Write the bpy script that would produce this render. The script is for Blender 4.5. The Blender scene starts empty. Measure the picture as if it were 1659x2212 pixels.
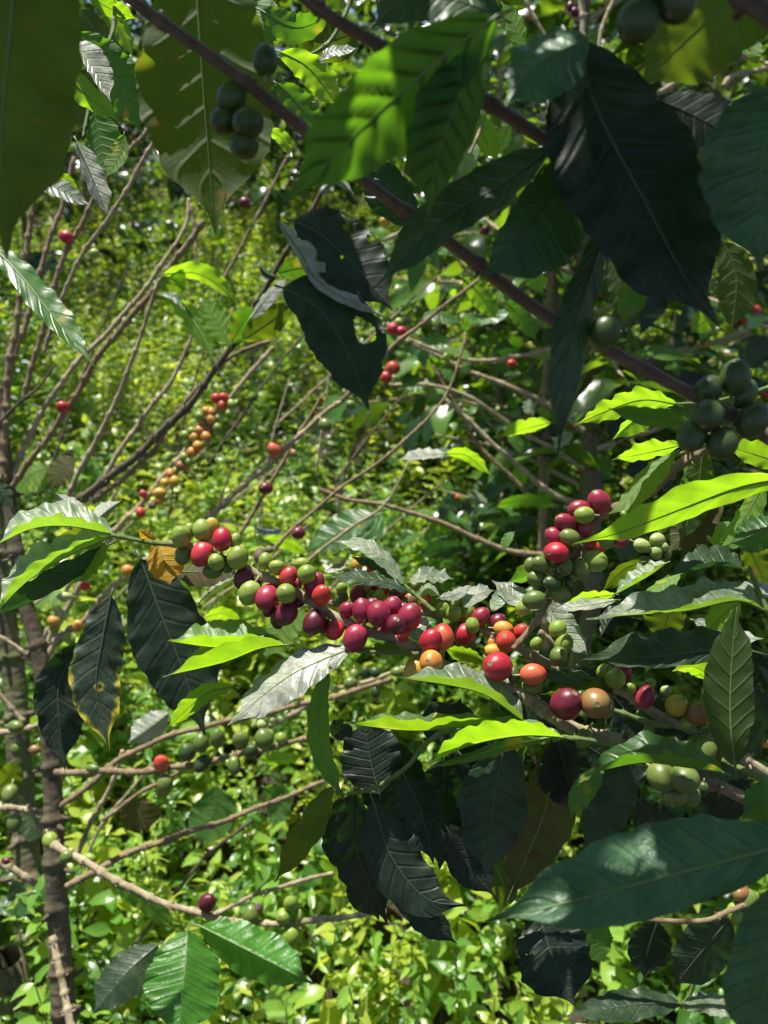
import bpy, math, random
import numpy as np
from mathutils import Vector, Matrix
C = bpy.context.scene.collection
SC = bpy.context.scene
rnd = random.Random(7)

# ---------------------------------------------------------------- camera
PITCH = math.radians(22.0)
CAM = Vector((0, 0, 1.5))
FPX = 1664.0                      # focal length in units of the 1659 x 2212 tracing grid
F = Vector((0, math.cos(PITCH), -math.sin(PITCH)))
R = Vector((1, 0, 0))
U = Vector((0, math.sin(PITCH), math.cos(PITCH)))
cam = bpy.data.cameras.new('camera'); camo = bpy.data.objects.new('camera', cam); C.objects.link(camo)
camo.location = CAM; camo.rotation_euler = (math.radians(90) - PITCH, 0, 0)
cam.sensor_fit = 'VERTICAL'; cam.sensor_height = 24.0
cam.lens = 12.0 / (1106.0 / FPX)
cam.clip_start = 0.02; cam.clip_end = 200
cam.dof.use_dof = True; cam.dof.focus_distance = 0.445; cam.dof.aperture_fstop = 7.0
SC.camera = camo
# ---------------------------------------------------------------- light
SD = Vector((-0.22, 0.24, 0.94)).normalized()
w = bpy.data.worlds.new('World'); SC.world = w; w.use_nodes = True
sky = w.node_tree.nodes.new('ShaderNodeTexSky'); sky.sky_type = 'NISHITA'; sky.sun_disc = False
sky.sun_elevation = math.asin(SD.z); sky.sun_rotation = math.atan2(SD.x, SD.y)
bg = w.node_tree.nodes['Background']; bg.inputs[1].default_value = 0.062
w.node_tree.links.new(sky.outputs[0], bg.inputs[0])
sun = bpy.data.lights.new('sun', 'SUN'); sun.energy = 5.0; sun.angle = math.radians(0.55); sun.color = (1, .955, .87)
suno = bpy.data.objects.new('sun', sun); C.objects.link(suno)
suno.rotation_euler = SD.to_track_quat('Z', 'Y').to_euler()
SC.view_settings.view_transform = 'Standard'; SC.view_settings.look = 'None'
SC.view_settings.exposure = 1.0; SC.view_settings.gamma = 1
SC.cycles.max_bounces = 8; SC.cycles.diffuse_bounces = 4; SC.cycles.glossy_bounces = 3
SC.cycles.transmission_bounces = 4; SC.cycles.transparent_max_bounces = 4
SC.cycles.use_denoising = True; SC.cycles.sample_clamp_indirect = 6

def P(x, y, d):
    x = float(x); y = float(y); d = float(d)
    return CAM + d * (F + R * ((x - 829.5) / FPX) + U * ((1106.0 - y) / FPX))

# ---------------------------------------------------------------- materials
class NT:
    def __init__(s, name):
        s.m = bpy.data.materials.new(name); s.m.use_nodes = True
        s.t = s.m.node_tree; s.n = s.t.nodes; s.n.clear()
        s.out = s.n.new('ShaderNodeOutputMaterial')
    def add(s, typ, ins=None, **kw):
        nd = s.n.new('ShaderNode' + typ)
        for k, v in kw.items(): setattr(nd, k, v)
        for k, v in (ins or {}).items():
            if isinstance(v, bpy.types.NodeSocket): s.t.links.new(v, nd.inputs[k])
            else: nd.inputs[k].default_value = v
        return nd
    def math(s, op, a, b=0.0, c=0.0):
        return s.add('Math', {0: a, 1: b, 2: c}, operation=op).outputs[0]
    def mix(s, f, a, b):
        nd = s.n.new('ShaderNodeMix'); nd.data_type = 'RGBA'
        for i, v in ((0, f), (6, a), (7, b)):
            if isinstance(v, bpy.types.NodeSocket): s.t.links.new(v, nd.inputs[i])
            else: nd.inputs[i].default_value = v if i == 0 else tuple(v) + (1,)
        return nd.outputs[2]
    def rng(s, v, a, b, c, d):
        return s.add('MapRange', {0: v, 1: a, 2: b, 3: c, 4: d}, interpolation_type='SMOOTHSTEP').outputs[0]

def leafmat(name, top, under, trans, rough=.35, tf=.45, dust=0, spots=0, spotc=(.5, .3, .02), vein=(.18, .25, .08), veinf=.45, edge=0, edgec=(.5, .45, .02), necro=0, spec=.5, vw=.16, rel=.0010):
    t = NT(name)
    uv = t.add('UVMap'); sep = t.add('SeparateXYZ', {0: uv.outputs[0]})
    u = sep.outputs[0]; av = t.math('ABSOLUTE', t.math('SUBTRACT', sep.outputs[1], .5)); av = t.math('MULTIPLY', av, 2)
    q = t.math('MULTIPLY', t.math('SUBTRACT', u, t.math('MULTIPLY', av, .14)), 9 * math.pi)
    vs = t.math('ABSOLUTE', t.math('SINE', q))
    vm = t.rng(vs, 0, vw, 1, 0)
    vm = t.math('MULTIPLY', vm, t.rng(av, .3, 1, veinf, veinf * .3))
    tc = t.add('TexCoord'); oi = t.add('ObjectInfo')
    n1 = t.add('TexNoise', {'Vector': tc.outputs['Object'], 'Scale': 60., 'Detail': 5., 'Roughness': .6}).outputs[0]
    n2 = t.add('TexNoise', {'Vector': tc.outputs['Object'], 'Scale': 420., 'Detail': 3., 'Roughness': .7}).outputs[0]
    va = t.math('ADD', t.math('MULTIPLY', oi.outputs['Random'], .5), t.math('MULTIPLY', n1, .9))   # .3 - 1.2
    def var(c, k=.5):
        return t.mix(t.rng(va, .35, 1.1, 0, 1), [x * (1 - k * .6) for x in c], [x * (1 + k) for x in c])
    ct = t.mix(vm, var(top), vein); cu = t.mix(vm, var(under, .3), vein)
    tr = t.mix(t.math('MULTIPLY', vm, .8), var(trans, .35), [x * .45 for x in trans])
    if dust:
        dm = t.math('MULTIPLY', t.rng(n2, .3, .7, .25, 1), t.rng(n1, .3, .62, dust * .2, dust))
        ct = t.mix(dm, ct, (.42, .42, .36))
    if spots:
        n3 = t.add('TexNoise', {'Vector': tc.outputs['Object'], 'Scale': 75., 'Detail': 1.}).outputs[0]
        sm = t.rng(n3, .66 - .02 * spots, .80 - .03 * spots, 0, .75)
        ct = t.mix(sm, ct, spotc); cu = t.mix(sm, cu, spotc); tr = t.mix(sm, tr, [min(1, x * 1.3) for x in spotc])
    if edge:
        n4 = t.add('TexNoise', {'Vector': tc.outputs['Object'], 'Scale': 90., 'Detail': 2.}).outputs[0]
        em = t.rng(t.math('ADD', t.math('ADD', t.math('MULTIPLY', av, .5), t.math('MULTIPLY', u, .45)), t.math('MULTIPLY', n4, .5)), .90, 1.06, 0, edge)
        ct = t.mix(em, ct, edgec); cu = t.mix(em, cu, edgec); tr = t.mix(em, tr, edgec)
    if necro:
        vo = t.add('TexVoronoi', {'Vector': tc.outputs['Object'], 'Scale': 55.})
        dd = t.math('ADD', vo.outputs['Distance'], t.math('MULTIPLY', n2, .12))
        pick = t.math('GREATER_THAN', t.add('SeparateColor', {0: vo.outputs['Color']}).outputs[0], .5)
        halo = t.math('MULTIPLY', t.rng(dd, .22, .32, .8, 0), pick); core = t.math('MULTIPLY', t.rng(dd, .14, .18, 1, 0), pick)
        ct = t.mix(halo, ct, (.35, .3, .03)); ct = t.mix(core, ct, (.05, .025, .012))
        tr = t.mix(halo, tr, (.55, .45, .03)); tr = t.mix(core, tr, (.04, .02, .01)); cu = t.mix(core, cu, (.06, .03, .015))
    geo = t.add('NewGeometry'); bf = geo.outputs['Backfacing']
    col = t.mix(bf, ct, cu)
    ro = t.math('ADD', t.math('MULTIPLY', bf, .2), t.math('ADD', rough, t.math('MULTIPLY', n2, .12)))
    bh = t.math('ADD', t.math('MULTIPLY', n2, .4), t.math('ADD', t.math('MULTIPLY', t.rng(vs, 0, .5, 0, 1), 1.0), t.math('MULTIPLY', n1, .6)))
    bump = t.add('Bump', {'Height': bh, 'Strength': .45, 'Distance': rel})
    pb = t.add('BsdfPrincipled', {'Base Color': col, 'Roughness': ro, 'Specular IOR Level': spec, 'Normal': bump.outputs[0]})
    tb = t.add('BsdfTranslucent', {0: tr})
    mx = t.add('MixShader', {0: tf, 1: pb.outputs[0], 2: tb.outputs[0]})
    t.t.links.new(mx.outputs[0], t.out.inputs[0])
    return t.m

LM = {
 'Y': leafmat('young_leaf', (.07, .17, .022), (.10, .20, .03), (.42, .74, .015), .36, .5, dust=.25, spots=.5, spotc=(.55, .5, .04)),
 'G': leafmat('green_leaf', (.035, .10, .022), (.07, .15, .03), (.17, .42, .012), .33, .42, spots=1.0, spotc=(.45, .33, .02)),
 'g': leafmat('shaded_green_leaf', (.022, .065, .014), (.028, .065, .010), (.22, .33, .008), .42, .42, spots=.6, spotc=(.30, .16, .015)),  # shade is put into this dimmer green
 'H': leafmat('near_ribbed_leaf', (.038, .115, .045), (.05, .12, .03), (.10, .30, .02), .30, .35, dust=.15, vein=(.10, .2, .09), veinf=.5, vw=.30, rel=.0035),
 'V': leafmat('glossy_lit_leaf', (.055, .21, .018), (.07, .2, .03), (.25, .55, .02), .22, .4, dust=.05, vein=(.03, .11, .015), veinf=.6, vw=.3, rel=.003),
 'R': leafmat('ribbed_leaf', (.03, .08, .02), (.035, .09, .018), (.16, .38, .010), .38, .5, vein=(.012, .04, .01), veinf=1.0, vw=.75, rel=.003),
 'D': leafmat('mature_leaf', (.018, .05, .015), (.04, .09, .03), (.04, .14, .01), .32, .3, dust=.1, vein=(.06, .09, .04), spec=.38),
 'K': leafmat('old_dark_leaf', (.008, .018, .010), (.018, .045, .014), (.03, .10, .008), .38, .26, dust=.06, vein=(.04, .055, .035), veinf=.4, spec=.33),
 'U': leafmat('dusty_leaf', (.07, .14, .055), (.09, .18, .04), (.34, .60, .03), .34, .36, dust=.8, vein=(.3, .36, .2)),
 'W': leafmat('dusty_glare_leaf', (.14, .17, .12), (.10, .18, .05), (.25, .4, .05), .30, .22, dust=1.0, vein=(.35, .38, .3)),  # pale dust colour also carries white sun glare on the leaf
 'O': leafmat('yellow_leaf', (.5, .32, .02), (.5, .3, .03), (.85, .48, .01), .45, .5, spots=1.0, spotc=(.35, .12, .02), vein=(.5, .15, .02), veinf=.6),
 'B': leafmat('browning_leaf', (.04, .045, .010), (.05, .05, .012), (.22, .20, .01), .45, .35, spots=2.5, spotc=(.10, .05, .01)),
 'N': leafmat('diseased_leaf', (.013, .036, .012), (.03, .06, .02), (.04, .12, .01), .35, .25, dust=.15, edge=.9, necro=1, vein=(.06, .08, .05)),
}
def ribmat():
    t = NT('leaf_rib')
    oi = t.add('ObjectInfo')
    pb = t.add('BsdfPrincipled', {'Base Color': t.mix(oi.outputs['Random'], (.09, .16, .035), (.16, .23, .06)), 'Roughness': .5})
    t.t.links.new(pb.outputs[0], t.out.inputs[0]); return t.m
RIB = ribmat()
def ribd():
    t = NT('dark_leaf_rib')
    n = t.add('TexNoise', {'Scale': 200.}).outputs[0]
    pb = t.add('BsdfPrincipled', {'Base Color': t.mix(n, (.03, .05, .025), (.07, .10, .045)), 'Roughness': .5})
    t.t.links.new(pb.outputs[0], t.out.inputs[0]); return t.m
RIBD = ribd()
def barkmat(name, a, b, c, rough=.8, moss=None):
    t = NT(name); tc = t.add('TexCoord')
    n1 = t.add('TexNoise', {'Vector': tc.outputs['Object'], 'Scale': 90., 'Detail': 8., 'Roughness': .7}).outputs[0]
    uv = t.add('UVMap'); mp = t.add('Mapping', {0: uv.outputs[0], 'Scale': (40, 3, 1)})
    n2 = t.add('TexNoise', {'Vector': mp.outputs[0], 'Scale': 2.2, 'Detail': 6., 'Roughness': .65, 'Distortion': .4}).outputs[0]
    col = t.mix(t.rng(n1, .35, .65, 0, 1), a, b); col = t.mix(t.rng(n2, .5, .62, 0, .75), col, c)
    if moss:
        n3 = t.add('TexNoise', {'Vector': tc.outputs['Object'], 'Scale': 35., 'Detail': 8.}).outputs[0]
        col = t.mix(t.rng(n3, .42, .6, 0, .9), col, moss)
    h = t.math('ADD', t.math('MULTIPLY', n2, 1.2), n1)
    bump = t.add('Bump', {'Height': h, 'Strength': .8, 'Distance': .0012})
    pb = t.add('BsdfPrincipled', {'Base Color': col, 'Roughness': rough, 'Normal': bump.outputs[0]})
    t.t.links.new(pb.outputs[0], t.out.inputs[0]); return t.m
BK = {
 'b': barkmat('brown_bark', (.19, .135, .07), (.34, .26, .14), (.08, .05, .028)),
 't': barkmat('tan_bark', (.30, .235, .13), (.52, .44, .28), (.13, .09, .045)),
 'g': barkmat('green_shoot', (.12, .20, .04), (.20, .30, .07), (.10, .14, .03), .5),
 'p': barkmat('purplish_twig', (.15, .095, .07), (.25, .165, .125), (.07, .04, .035), .5),
 'd': barkmat('dark_bark', (.06, .042, .024), (.16, .12, .07), (.025, .018, .012), moss=(.13, .11, .06)),
 'm': barkmat('mossy_bark', (.10, .085, .05), (.19, .16, .10), (.035, .03, .02), .9, moss=(.10, .12, .03)),
}
def cherrymat(name, a, b, mott=.4, rough=.32, sss=.15, scl=1.0):
    t = NT(name); tc = t.add('TexCoord'); oi = t.add('ObjectInfo')
    n1 = t.add('TexNoise', {'Vector': tc.outputs['Object'], 'Scale': 1.6 * scl, 'Detail': 6., 'Roughness': .6}).outputs[0]
    n2 = t.add('TexNoise', {'Vector': tc.outputs['Object'], 'Scale': 26., 'Detail': 3.}).outputs[0]
    z = t.add('SeparateXYZ', {0: tc.outputs['Object']}).outputs[2]
    f = t.math('ADD', t.math('MULTIPLY', n1, 1.1), t.math('MULTIPLY', z, -.16)); f = t.math('ADD', f, t.math('MULTIPLY', t.math('SUBTRACT', oi.outputs['Random'], .5), .35))
    col = t.mix(t.rng(f, .38, .78, 0, 1), a, b)
    col = t.mix(t.rng(n2, .60, .72, 0, mott * .5), col, [min(1, x * 1.5 + .04) for x in b])
    n5 = t.add('TexNoise', {'Vector': t.add('VectorMath', {0: tc.outputs['Object'], 1: oi.outputs['Location']}, operation='ADD').outputs[0], 'Scale': 4., 'Detail': 8., 'Roughness': .75}).outputs[0]
    col = t.mix(t.rng(n5, .57, .70, 0, .6), col, (.16, .10, .05))
    bump = t.add('Bump', {'Height': n2, 'Strength': .12, 'Distance': .0003})
    pb = t.add('BsdfPrincipled', {'Base Color': col, 'Roughness': t.math('ADD', rough, t.math('MULTIPLY', n2, .15)), 'Specular IOR Level': .5,
        'Subsurface Weight': sss, 'Subsurface Radius': (1., .35, .15), 'Subsurface Scale': .002, 'Normal': bump.outputs[0]})
    t.t.links.new(pb.outputs[0], t.out.inputs[0]); return t.m
CK = {
 'r': cherrymat('red_cherry_skin', (.36, .012, .028), (.48, .035, .05)),
 'c': cherrymat('crimson_cherry_skin', (.22, .012, .034), (.34, .03, .07)),
 'k': cherrymat('maroon_cherry_skin', (.085, .007, .018), (.17, .012, .03)),
 's': cherrymat('scarlet_cherry_skin', (.44, .03, .022), (.56, .12, .05)),
 'o': cherrymat('orange_cherry_skin', (.50, .17, .03), (.50, .31, .05)),
 'y': cherrymat('yellow_cherry_skin', (.42, .33, .035), (.55, .28, .035)),
 'g': cherrymat('green_cherry_skin', (.17, .26, .03), (.26, .33, .06)),
 'p': cherrymat('pale_green_cherry_skin', (.27, .36, .10), (.36, .42, .16)),
 'v': cherrymat('olive_cherry_skin', (.09, .145, .025), (.15, .19, .04)),
 'e': cherrymat('deep_green_cherry_skin', (.030, .062, .014), (.06, .10, .022), rough=.33),
 'n': cherrymat('brownish_cherry_skin', (.22, .14, .04), (.24, .085, .04)),
 'x': cherrymat('dried_cherry_skin', (.10, .06, .05), (.20, .14, .12), rough=.7, sss=0),
}
def plain(name, a, b, sc=30., rough=.7):
    t = NT(name); n = t.add('TexNoise', {'Scale': sc, 'Detail': 4.}).outputs[0]
    pb = t.add('BsdfPrincipled', {'Base Color': t.mix(n, a, b), 'Roughness': rough})
    t.t.links.new(pb.outputs[0], t.out.inputs[0]); return t.m
SCAR = plain('cherry_scar', (.10, .07, .03), (.22, .16, .08), 8.)
STALK = plain('cherry_stalk', (.20, .24, .08), (.34, .30, .16), 8.)

# ---------------------------------------------------------------- object helpers
def thing(name, label, cat, loc=(0, 0, 0), group=None):
    o = bpy.data.objects.new(name, None); C.objects.link(o); o.location = loc
    o.empty_display_size = .02
    o['label'] = label; o['category'] = cat
    if group: o['group'] = group
    return o
def wpos(o):
    v = Vector((0, 0, 0))
    while o: v += o.location; o = o.parent
    return v
def mkmesh(name, V, faces, mats, midx=None, uvs=None, smooth=True):
    me = bpy.data.meshes.new(name); me.from_pydata([tuple(v) for v in V], [], faces)
    for m in mats: me.materials.append(m)
    if midx is not None: me.polygons.foreach_set('material_index', midx)
    if smooth: me.polygons.foreach_set('use_smooth', [True] * len(me.polygons))
    if uvs is not None:
        ul = me.uv_layers.new(name='UVMap')
        li = np.empty(len(me.loops), dtype=np.int32); me.loops.foreach_get('vertex_index', li)
        ul.data.foreach_set('uv', np.asarray(uvs, dtype=np.float32)[li].ravel())
    me.update(); return me
def addobj(name, me, parent=None):
    o = bpy.data.objects.new(name, me); C.objects.link(o)
    if parent: o.parent = parent
    return o

def spline(pts, n):
    """Catmull-Rom through pts (numpy k x m), n samples by arc length"""
    p = np.asarray(pts, float)
    if len(p) == 2: p = np.array([p[0], (p[0] + p[1]) / 2, p[1]])
    q = np.vstack([2 * p[0] - p[1], p, 2 * p[-1] - p[-2]])
    out = []
    for i in range(len(p) - 1):
        a, b, c, d = q[i:i + 4]
        for k in range(24):
            t = k / 24
            out.append(.5 * (2 * b + (c - a) * t + (2 * a - 5 * b + 4 * c - d) * t * t + (3 * b - a - 3 * c + d) * t ** 3))
    out.append(p[-1]); out = np.array(out)
    L = np.r_[0, np.cumsum(np.linalg.norm(np.diff(out[:, :2] if out.shape[1] == 3 and abs(out[:, 0]).max() > 20 else out, axis=0), axis=1))]
    s = np.linspace(0, L[-1], n)
    return np.array([np.interp(s, L, out[:, j]) for j in range(out.shape[1])]).T

def tube_arrays(W, rad, sides=8):
    W = np.asarray(W, float); n = len(W)
    T = np.gradient(W, axis=0); T /= np.linalg.norm(T, axis=1)[:, None] + 1e-12
    a = np.array([0., 0., 1.]) if abs(T[0, 2]) < .8 else np.array([1., 0., 0.])
    V = []; UV = []; fs = []
    u = np.cross(T[0], a); u /= np.linalg.norm(u)
    L = np.r_[0, np.cumsum(np.linalg.norm(np.diff(W, axis=0), axis=1))]
    for i in range(n):
        u = u - T[i] * np.dot(u, T[i]); u /= np.linalg.norm(u); v = np.cross(T[i], u)
        for k in range(sides):
            an = 2 * math.pi * k / sides
            r = rad[i] if np.isscalar(rad[i]) else rad[i][k]
            V.append(W[i] + r * (math.cos(an) * u + math.sin(an) * v)); UV.append((k / sides, L[i] * 12))
    for i in range(n - 1):
        for k in range(sides):
            a0 = i * sides + k; b0 = i * sides + (k + 1) % sides
            fs.append((a0, b0, b0 + sides, a0 + sides))
    V.append(W[0]); V.append(W[-1]); UV += [(0, 0), (0, 0)]
    for k in range(sides):
        fs.append((len(V) - 2, (k + 1) % sides, k)); fs.append((len(V) - 1, (n - 1) * sides + k, (n - 1) * sides + (k + 1) % sides))
    return V, fs, UV

ALLB = {}      # branch polylines in (x, y, d)
def branch(parent, pts, r, mat='b', name='stem', node=60, key=None, down=None, knob=1.35, sides=9, world=False, rough=.06):
    """pts: (x, y, d) tracing points; r: (start, end) half thickness in px; node: spacing of nodes in px"""
    p = np.array(pts, float)
    Lpx = np.linalg.norm(np.diff(p[:, :2], axis=0), axis=1).sum() * (1 if not world else 1)
    n = max(10, int(Lpx / 5))
    n = min(n, 420)
    S = spline(p, n)
    if key: ALLB[key] = S
    rr = np.linspace(r[0], r[1], n) * S[:, 2] / FPX
    W = np.array([P(*s) for s in S])
    Ls = np.r_[0, np.cumsum(np.linalg.norm(np.diff(S[:, :2], axis=0), axis=1))]
    RN = random.Random(int(p[0, 0] * 7 + p[0, 1] * 3 + len(p)))
    # slight natural irregularity
    ph = RN.random() * 6
    W = W + np.array([[0, 0, 1]]) * (np.sin(Ls / node * 2.1 + ph) * rr * .35)[:, None]
    nodes = []
    s = node * RN.uniform(.3, .8)
    while s < Ls[-1]: nodes.append(s); s += node * RN.uniform(.8, 1.25)
    k = np.ones(n)
    for q in nodes: k += (knob - 1) * np.exp(-((Ls - q) / (node * .05 + 2.2)) ** 2)
    rad = [[rr[i] * k[i] * (1 + rough * RN.uniform(-1, 1)) for _ in range(sides)] for i in range(n)]
    if down is not None:      # continue as world-space points (to the ground)
        W = np.vstack([W, np.array([tuple(q) for q in down])]); rad += [[rr[-1] * (1.1 + .15 * i)] * sides for i in range(len(down))]
    V, fs, UV = tube_arrays(W, rad, sides)
    # stubs: bud scales and old fruit stalks at every node
    for q in nodes:
        i = min(n - 2, int(np.searchsorted(Ls, q))); T = Vector(W[i + 1] - W[i]).normalized()
        for j in range(RN.randint(2, 4)):
            dr = Vector((RN.gauss(0, 1), RN.gauss(0, 1), RN.gauss(0, 1)))
            dr = (dr - T * dr.dot(T)).normalized(); ln = rr[i] * RN.uniform(.7, 1.5); c = Vector(W[i]) + T * RN.uniform(-.6, .6) * rr[i]
            q0 = c + dr * rr[i] * .6; q1 = c + dr * (rr[i] + ln * .8) + T * ln * RN.uniform(-.3, .5)
            st, sf, su = tube_arrays([q0, (q0 + q1) / 2 + T * ln * .1, q1], [rr[i] * .35, rr[i] * .26, rr[i] * .17], 5)
            o = len(V); V += st; UV += su; fs += [tuple(a + o for a in f) for f in sf]
    base = wpos(parent)
    me = mkmesh(name, [Vector(v) - base for v in V], fs, [BK[mat]], uvs=UV)
    return addobj(name, me, parent)

def prof(t, kind=0):
    t = np.clip(t, 0, 1)
    f = np.sin(math.pi * t ** .90) ** .68
    c = np.clip((t - .76) / .18, 0, 1); c = c * c * (3 - 2 * c)
    return np.clip(f * (1 - .76 * c), 0, None)

def leaf(parent, pts, d, L, Rr, mat='G', side='t', wave=.075, nw=None, quilt=1.0, holes=None, bow=.0, curl=0.0, pet=None, name='leaf'):
    """pts: midrib base..tip in tracing px; d=(base depth, tip depth); L, Rr = (screen offset px, depth offset px) of the left / right margin"""
    RN = random.Random(int(pts[0][0] * 13 + pts[-1][1] * 7 + pts[-1][0]))
    big = math.hypot(pts[0][0] - pts[-1][0], pts[0][1] - pts[-1][1])
    n = int(min(84, max(22, big / 6))); m = 7 if big > 120 else 5
    if holes: n, m = 110, 26
    dd = np.linspace(d[0], d[1], len(pts))
    S = spline(np.array([(a, b, c) for (a, b), c in zip(pts, dd)]), n)
    tt = np.linspace(0, 1, n)
    T = np.gradient(S[:, :2], axis=0); T /= np.linalg.norm(T, axis=1)[:, None]
    left = np.stack([T[:, 1], -T[:, 0]], 1)
    nw = nw or RN.uniform(4.5, 7.5)
    V = []; UV = []; idx = {}
    dzT = (S[-1, 2] - S[0, 2]) * FPX / S[:, 2].mean() / max(1, big)
    f = prof(tt)
    bowr = RN.uniform(-.10, .12)
    nwob = [RN.uniform(0, 6.28) for _ in range(6)]
    for i in range(n):
        sc = S[i, 2] / FPX
        for j in range(-m, m + 1):
            v = abs(j) / m
            (ww, zz), lat = (L, left[i]) if j < 0 else (Rr, -left[i])
            ln = math.hypot(ww, zz)
            sd_ = 2 if j < 0 else 0; fi = f[i] * (1 + .022 * math.sin(tt[i] * 37 + nwob[0] + sd_) + .045 * math.sin(tt[i] * 13 + nwob[5] + sd_ * 2) + .02 * math.sin(tt[i] * 71 + nwob[2] + sd_))
            lv = np.array([lat[0] * ww, lat[1] * ww, zz]) * fi * v
            tv = np.array([T[i, 0], T[i, 1], dzT]); sg = 1 if j < 0 else -1
            nv = np.cross(np.array([lat[0] * ww, lat[1] * ww, zz]) / ln * sg, tv); nv /= np.linalg.norm(nv) + 1e-9
            ph = nwob[1] if j < 0 else nwob[2]
            am = wave * ln * f[i] ** .5
            h = am * v ** 2 * (math.sin(nw * 1.7 * math.pi * (tt[i] - .1 * v) + ph) + .45 * math.sin(nw * 3.1 * math.pi * tt[i] + nwob[3]) + .5 * math.sin(nw * .8 * math.pi * tt[i] + nwob[5]))
            q = (tt[i] - .14 * v) * 9 * math.pi
            h += quilt * .030 * ln * (abs(math.sin(q)) ** .7 - .5) * min(1, 3.5 * v) * max(0, 1 - v ** 3) * f[i]
            h += (bow + bowr) * ln * v * v * f[i]
            h += curl * big * tt[i] ** 2 + .012 * big * math.sin(tt[i] * 5 + nwob[4]) * v
            h *= 1
            x = S[i, 0] + lv[0] + nv[0] * h; y = S[i, 1] + lv[1] + nv[1] * h
            dz = lv[2] + nv[2] * h
            V.append(P(x, y, S[i, 2] + dz * sc)); UV.append((tt[i], .5 + .5 * j / m))
    w_ = 2 * m + 1; faces = []
    for i in range(n - 1):
        for j in range(2 * m):
            if holes:
                tm = (i + .5) / (n - 1); vm = (j + .5) / m - 1; skip = False
                for (ht, hv, hr) in holes:
                    rr_ = hr * (1 + .12 * math.sin(3 * math.atan2(vm - hv, (tm - ht) * 2.6) + ht * 20))
                    if ((tm - ht) * 2.6) ** 2 + (vm - hv) ** 2 < rr_ ** 2: skip = True
                if skip: continue
            a = i * w_ + j; faces.append((a, a + 1, a + w_ + 1, a + w_))
    # orientation
    jj = 2 * m - 2 if (Rr[0] >= L[0]) else 1
    i0 = n // 2; a = i0 * w_ + jj
    nn = (V[a + 1] - V[a]).cross(V[a + w_] - V[a]); tow = nn.dot(CAM - V[a]) > 0
    if tow != (side == 't'): faces = [f_[::-1] for f_ in faces]
    # the wave sign follows the fold, rib and petiole as a thin tube
    nf = len(faces)
    pl = pet if pet is not None else .07 * big
    b0 = S[0] - np.array([T[0, 0], T[0, 1], 0]) * pl + np.array([0, pl * .25, 0])
    rib = [P(*b0)] + [V[i * w_ + m] for i in range(0, n, 2)]
    rw = (.006 * big + .55) * S[0, 2] / FPX
    rads = [rw * 1.15] + [rw * (1 - .85 * i / n) for i in range(0, n, 2)]
    tv_, tf_, tu_ = tube_arrays([tuple(a) for a in rib], rads, 6)
    o = len(V); V += [Vector(a) for a in tv_]; UV += [(0, .5)] * len(tv_); faces += [tuple(a + o for a in f_) for f_ in tf_]
    base = wpos(parent)
    me = mkmesh(name, [v - base for v in V], faces, [LM[mat], RIBD if mat in 'KND' else RIB], midx=[0] * nf + [1] * (len(faces) - nf), uvs=UV)
    return addobj(name, me, parent)

# cherries: shared meshes
def cherry_mesh(kind, var):
    RN = random.Random(var * 31 + 5)
    V = []; fs = []; mi = []
    nu, nv = 28, 20
    lob = RN.uniform(.01, .075)
    th = [0] + [0.09, .13, .16, .20, .26] + list(np.linspace(.26, math.pi, nv)[1:-1]) + [math.pi]
    def rad(t, a):
        r = 1 - lob * (abs(math.sin(a)) ** 4) * math.sin(t)
        r *= 1 - .05 * math.cos(t) * math.sin(t) ** 2
        if t < .09: r -= .03
        elif t <= .135: r -= .022
        elif t <= .165: r += .012
        elif t <= .21: r += .002
        if t > 2.75: r -= .10 * (t - 2.75)
        return r
    V.append(Vector((0, 0, rad(0, 0))))
    for t in th[1:-1]:
        for k in range(nu):
            a = 2 * math.pi * k / nu; r = rad(t, a)
            V.append(Vector((r * math.sin(t) * math.cos(a), r * math.sin(t) * math.sin(a), r * math.cos(t))))
    V.append(Vector((0, 0, -rad(math.pi, 0))))
    nr = len(th) - 2
    for k in range(nu):
        fs.append((0, 1 + k, 1 + (k + 1) % nu)); mi.append(1)
    for i in range(nr - 1):
        for k in range(nu):
            a = 1 + i * nu + k; b = 1 + i * nu + (k + 1) % nu
            fs.append((a, a + nu, b + nu, b)); mi.append(1 if i < 3 else 0)
    for k in range(nu):
        a = 1 + (nr - 1) * nu
        fs.append((len(V) - 1, a + (k + 1) % nu, a + k)); mi.append(0)
    st, sf, su = tube_arrays([(0, 0, -.90), (.02, 0, -1.12), (.05, .03, -1.5)], [.15, .11, .13], 7)
    o = len(V); V += [Vector(a) for a in st]; fs += [tuple(a + o for a in f) for f in sf]; mi += [2] * len(sf)
    return mkmesh('cherry', V, fs, [CK[kind], SCAR, STALK], midx=mi)
CM = {}
cherry_count = [0]
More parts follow.
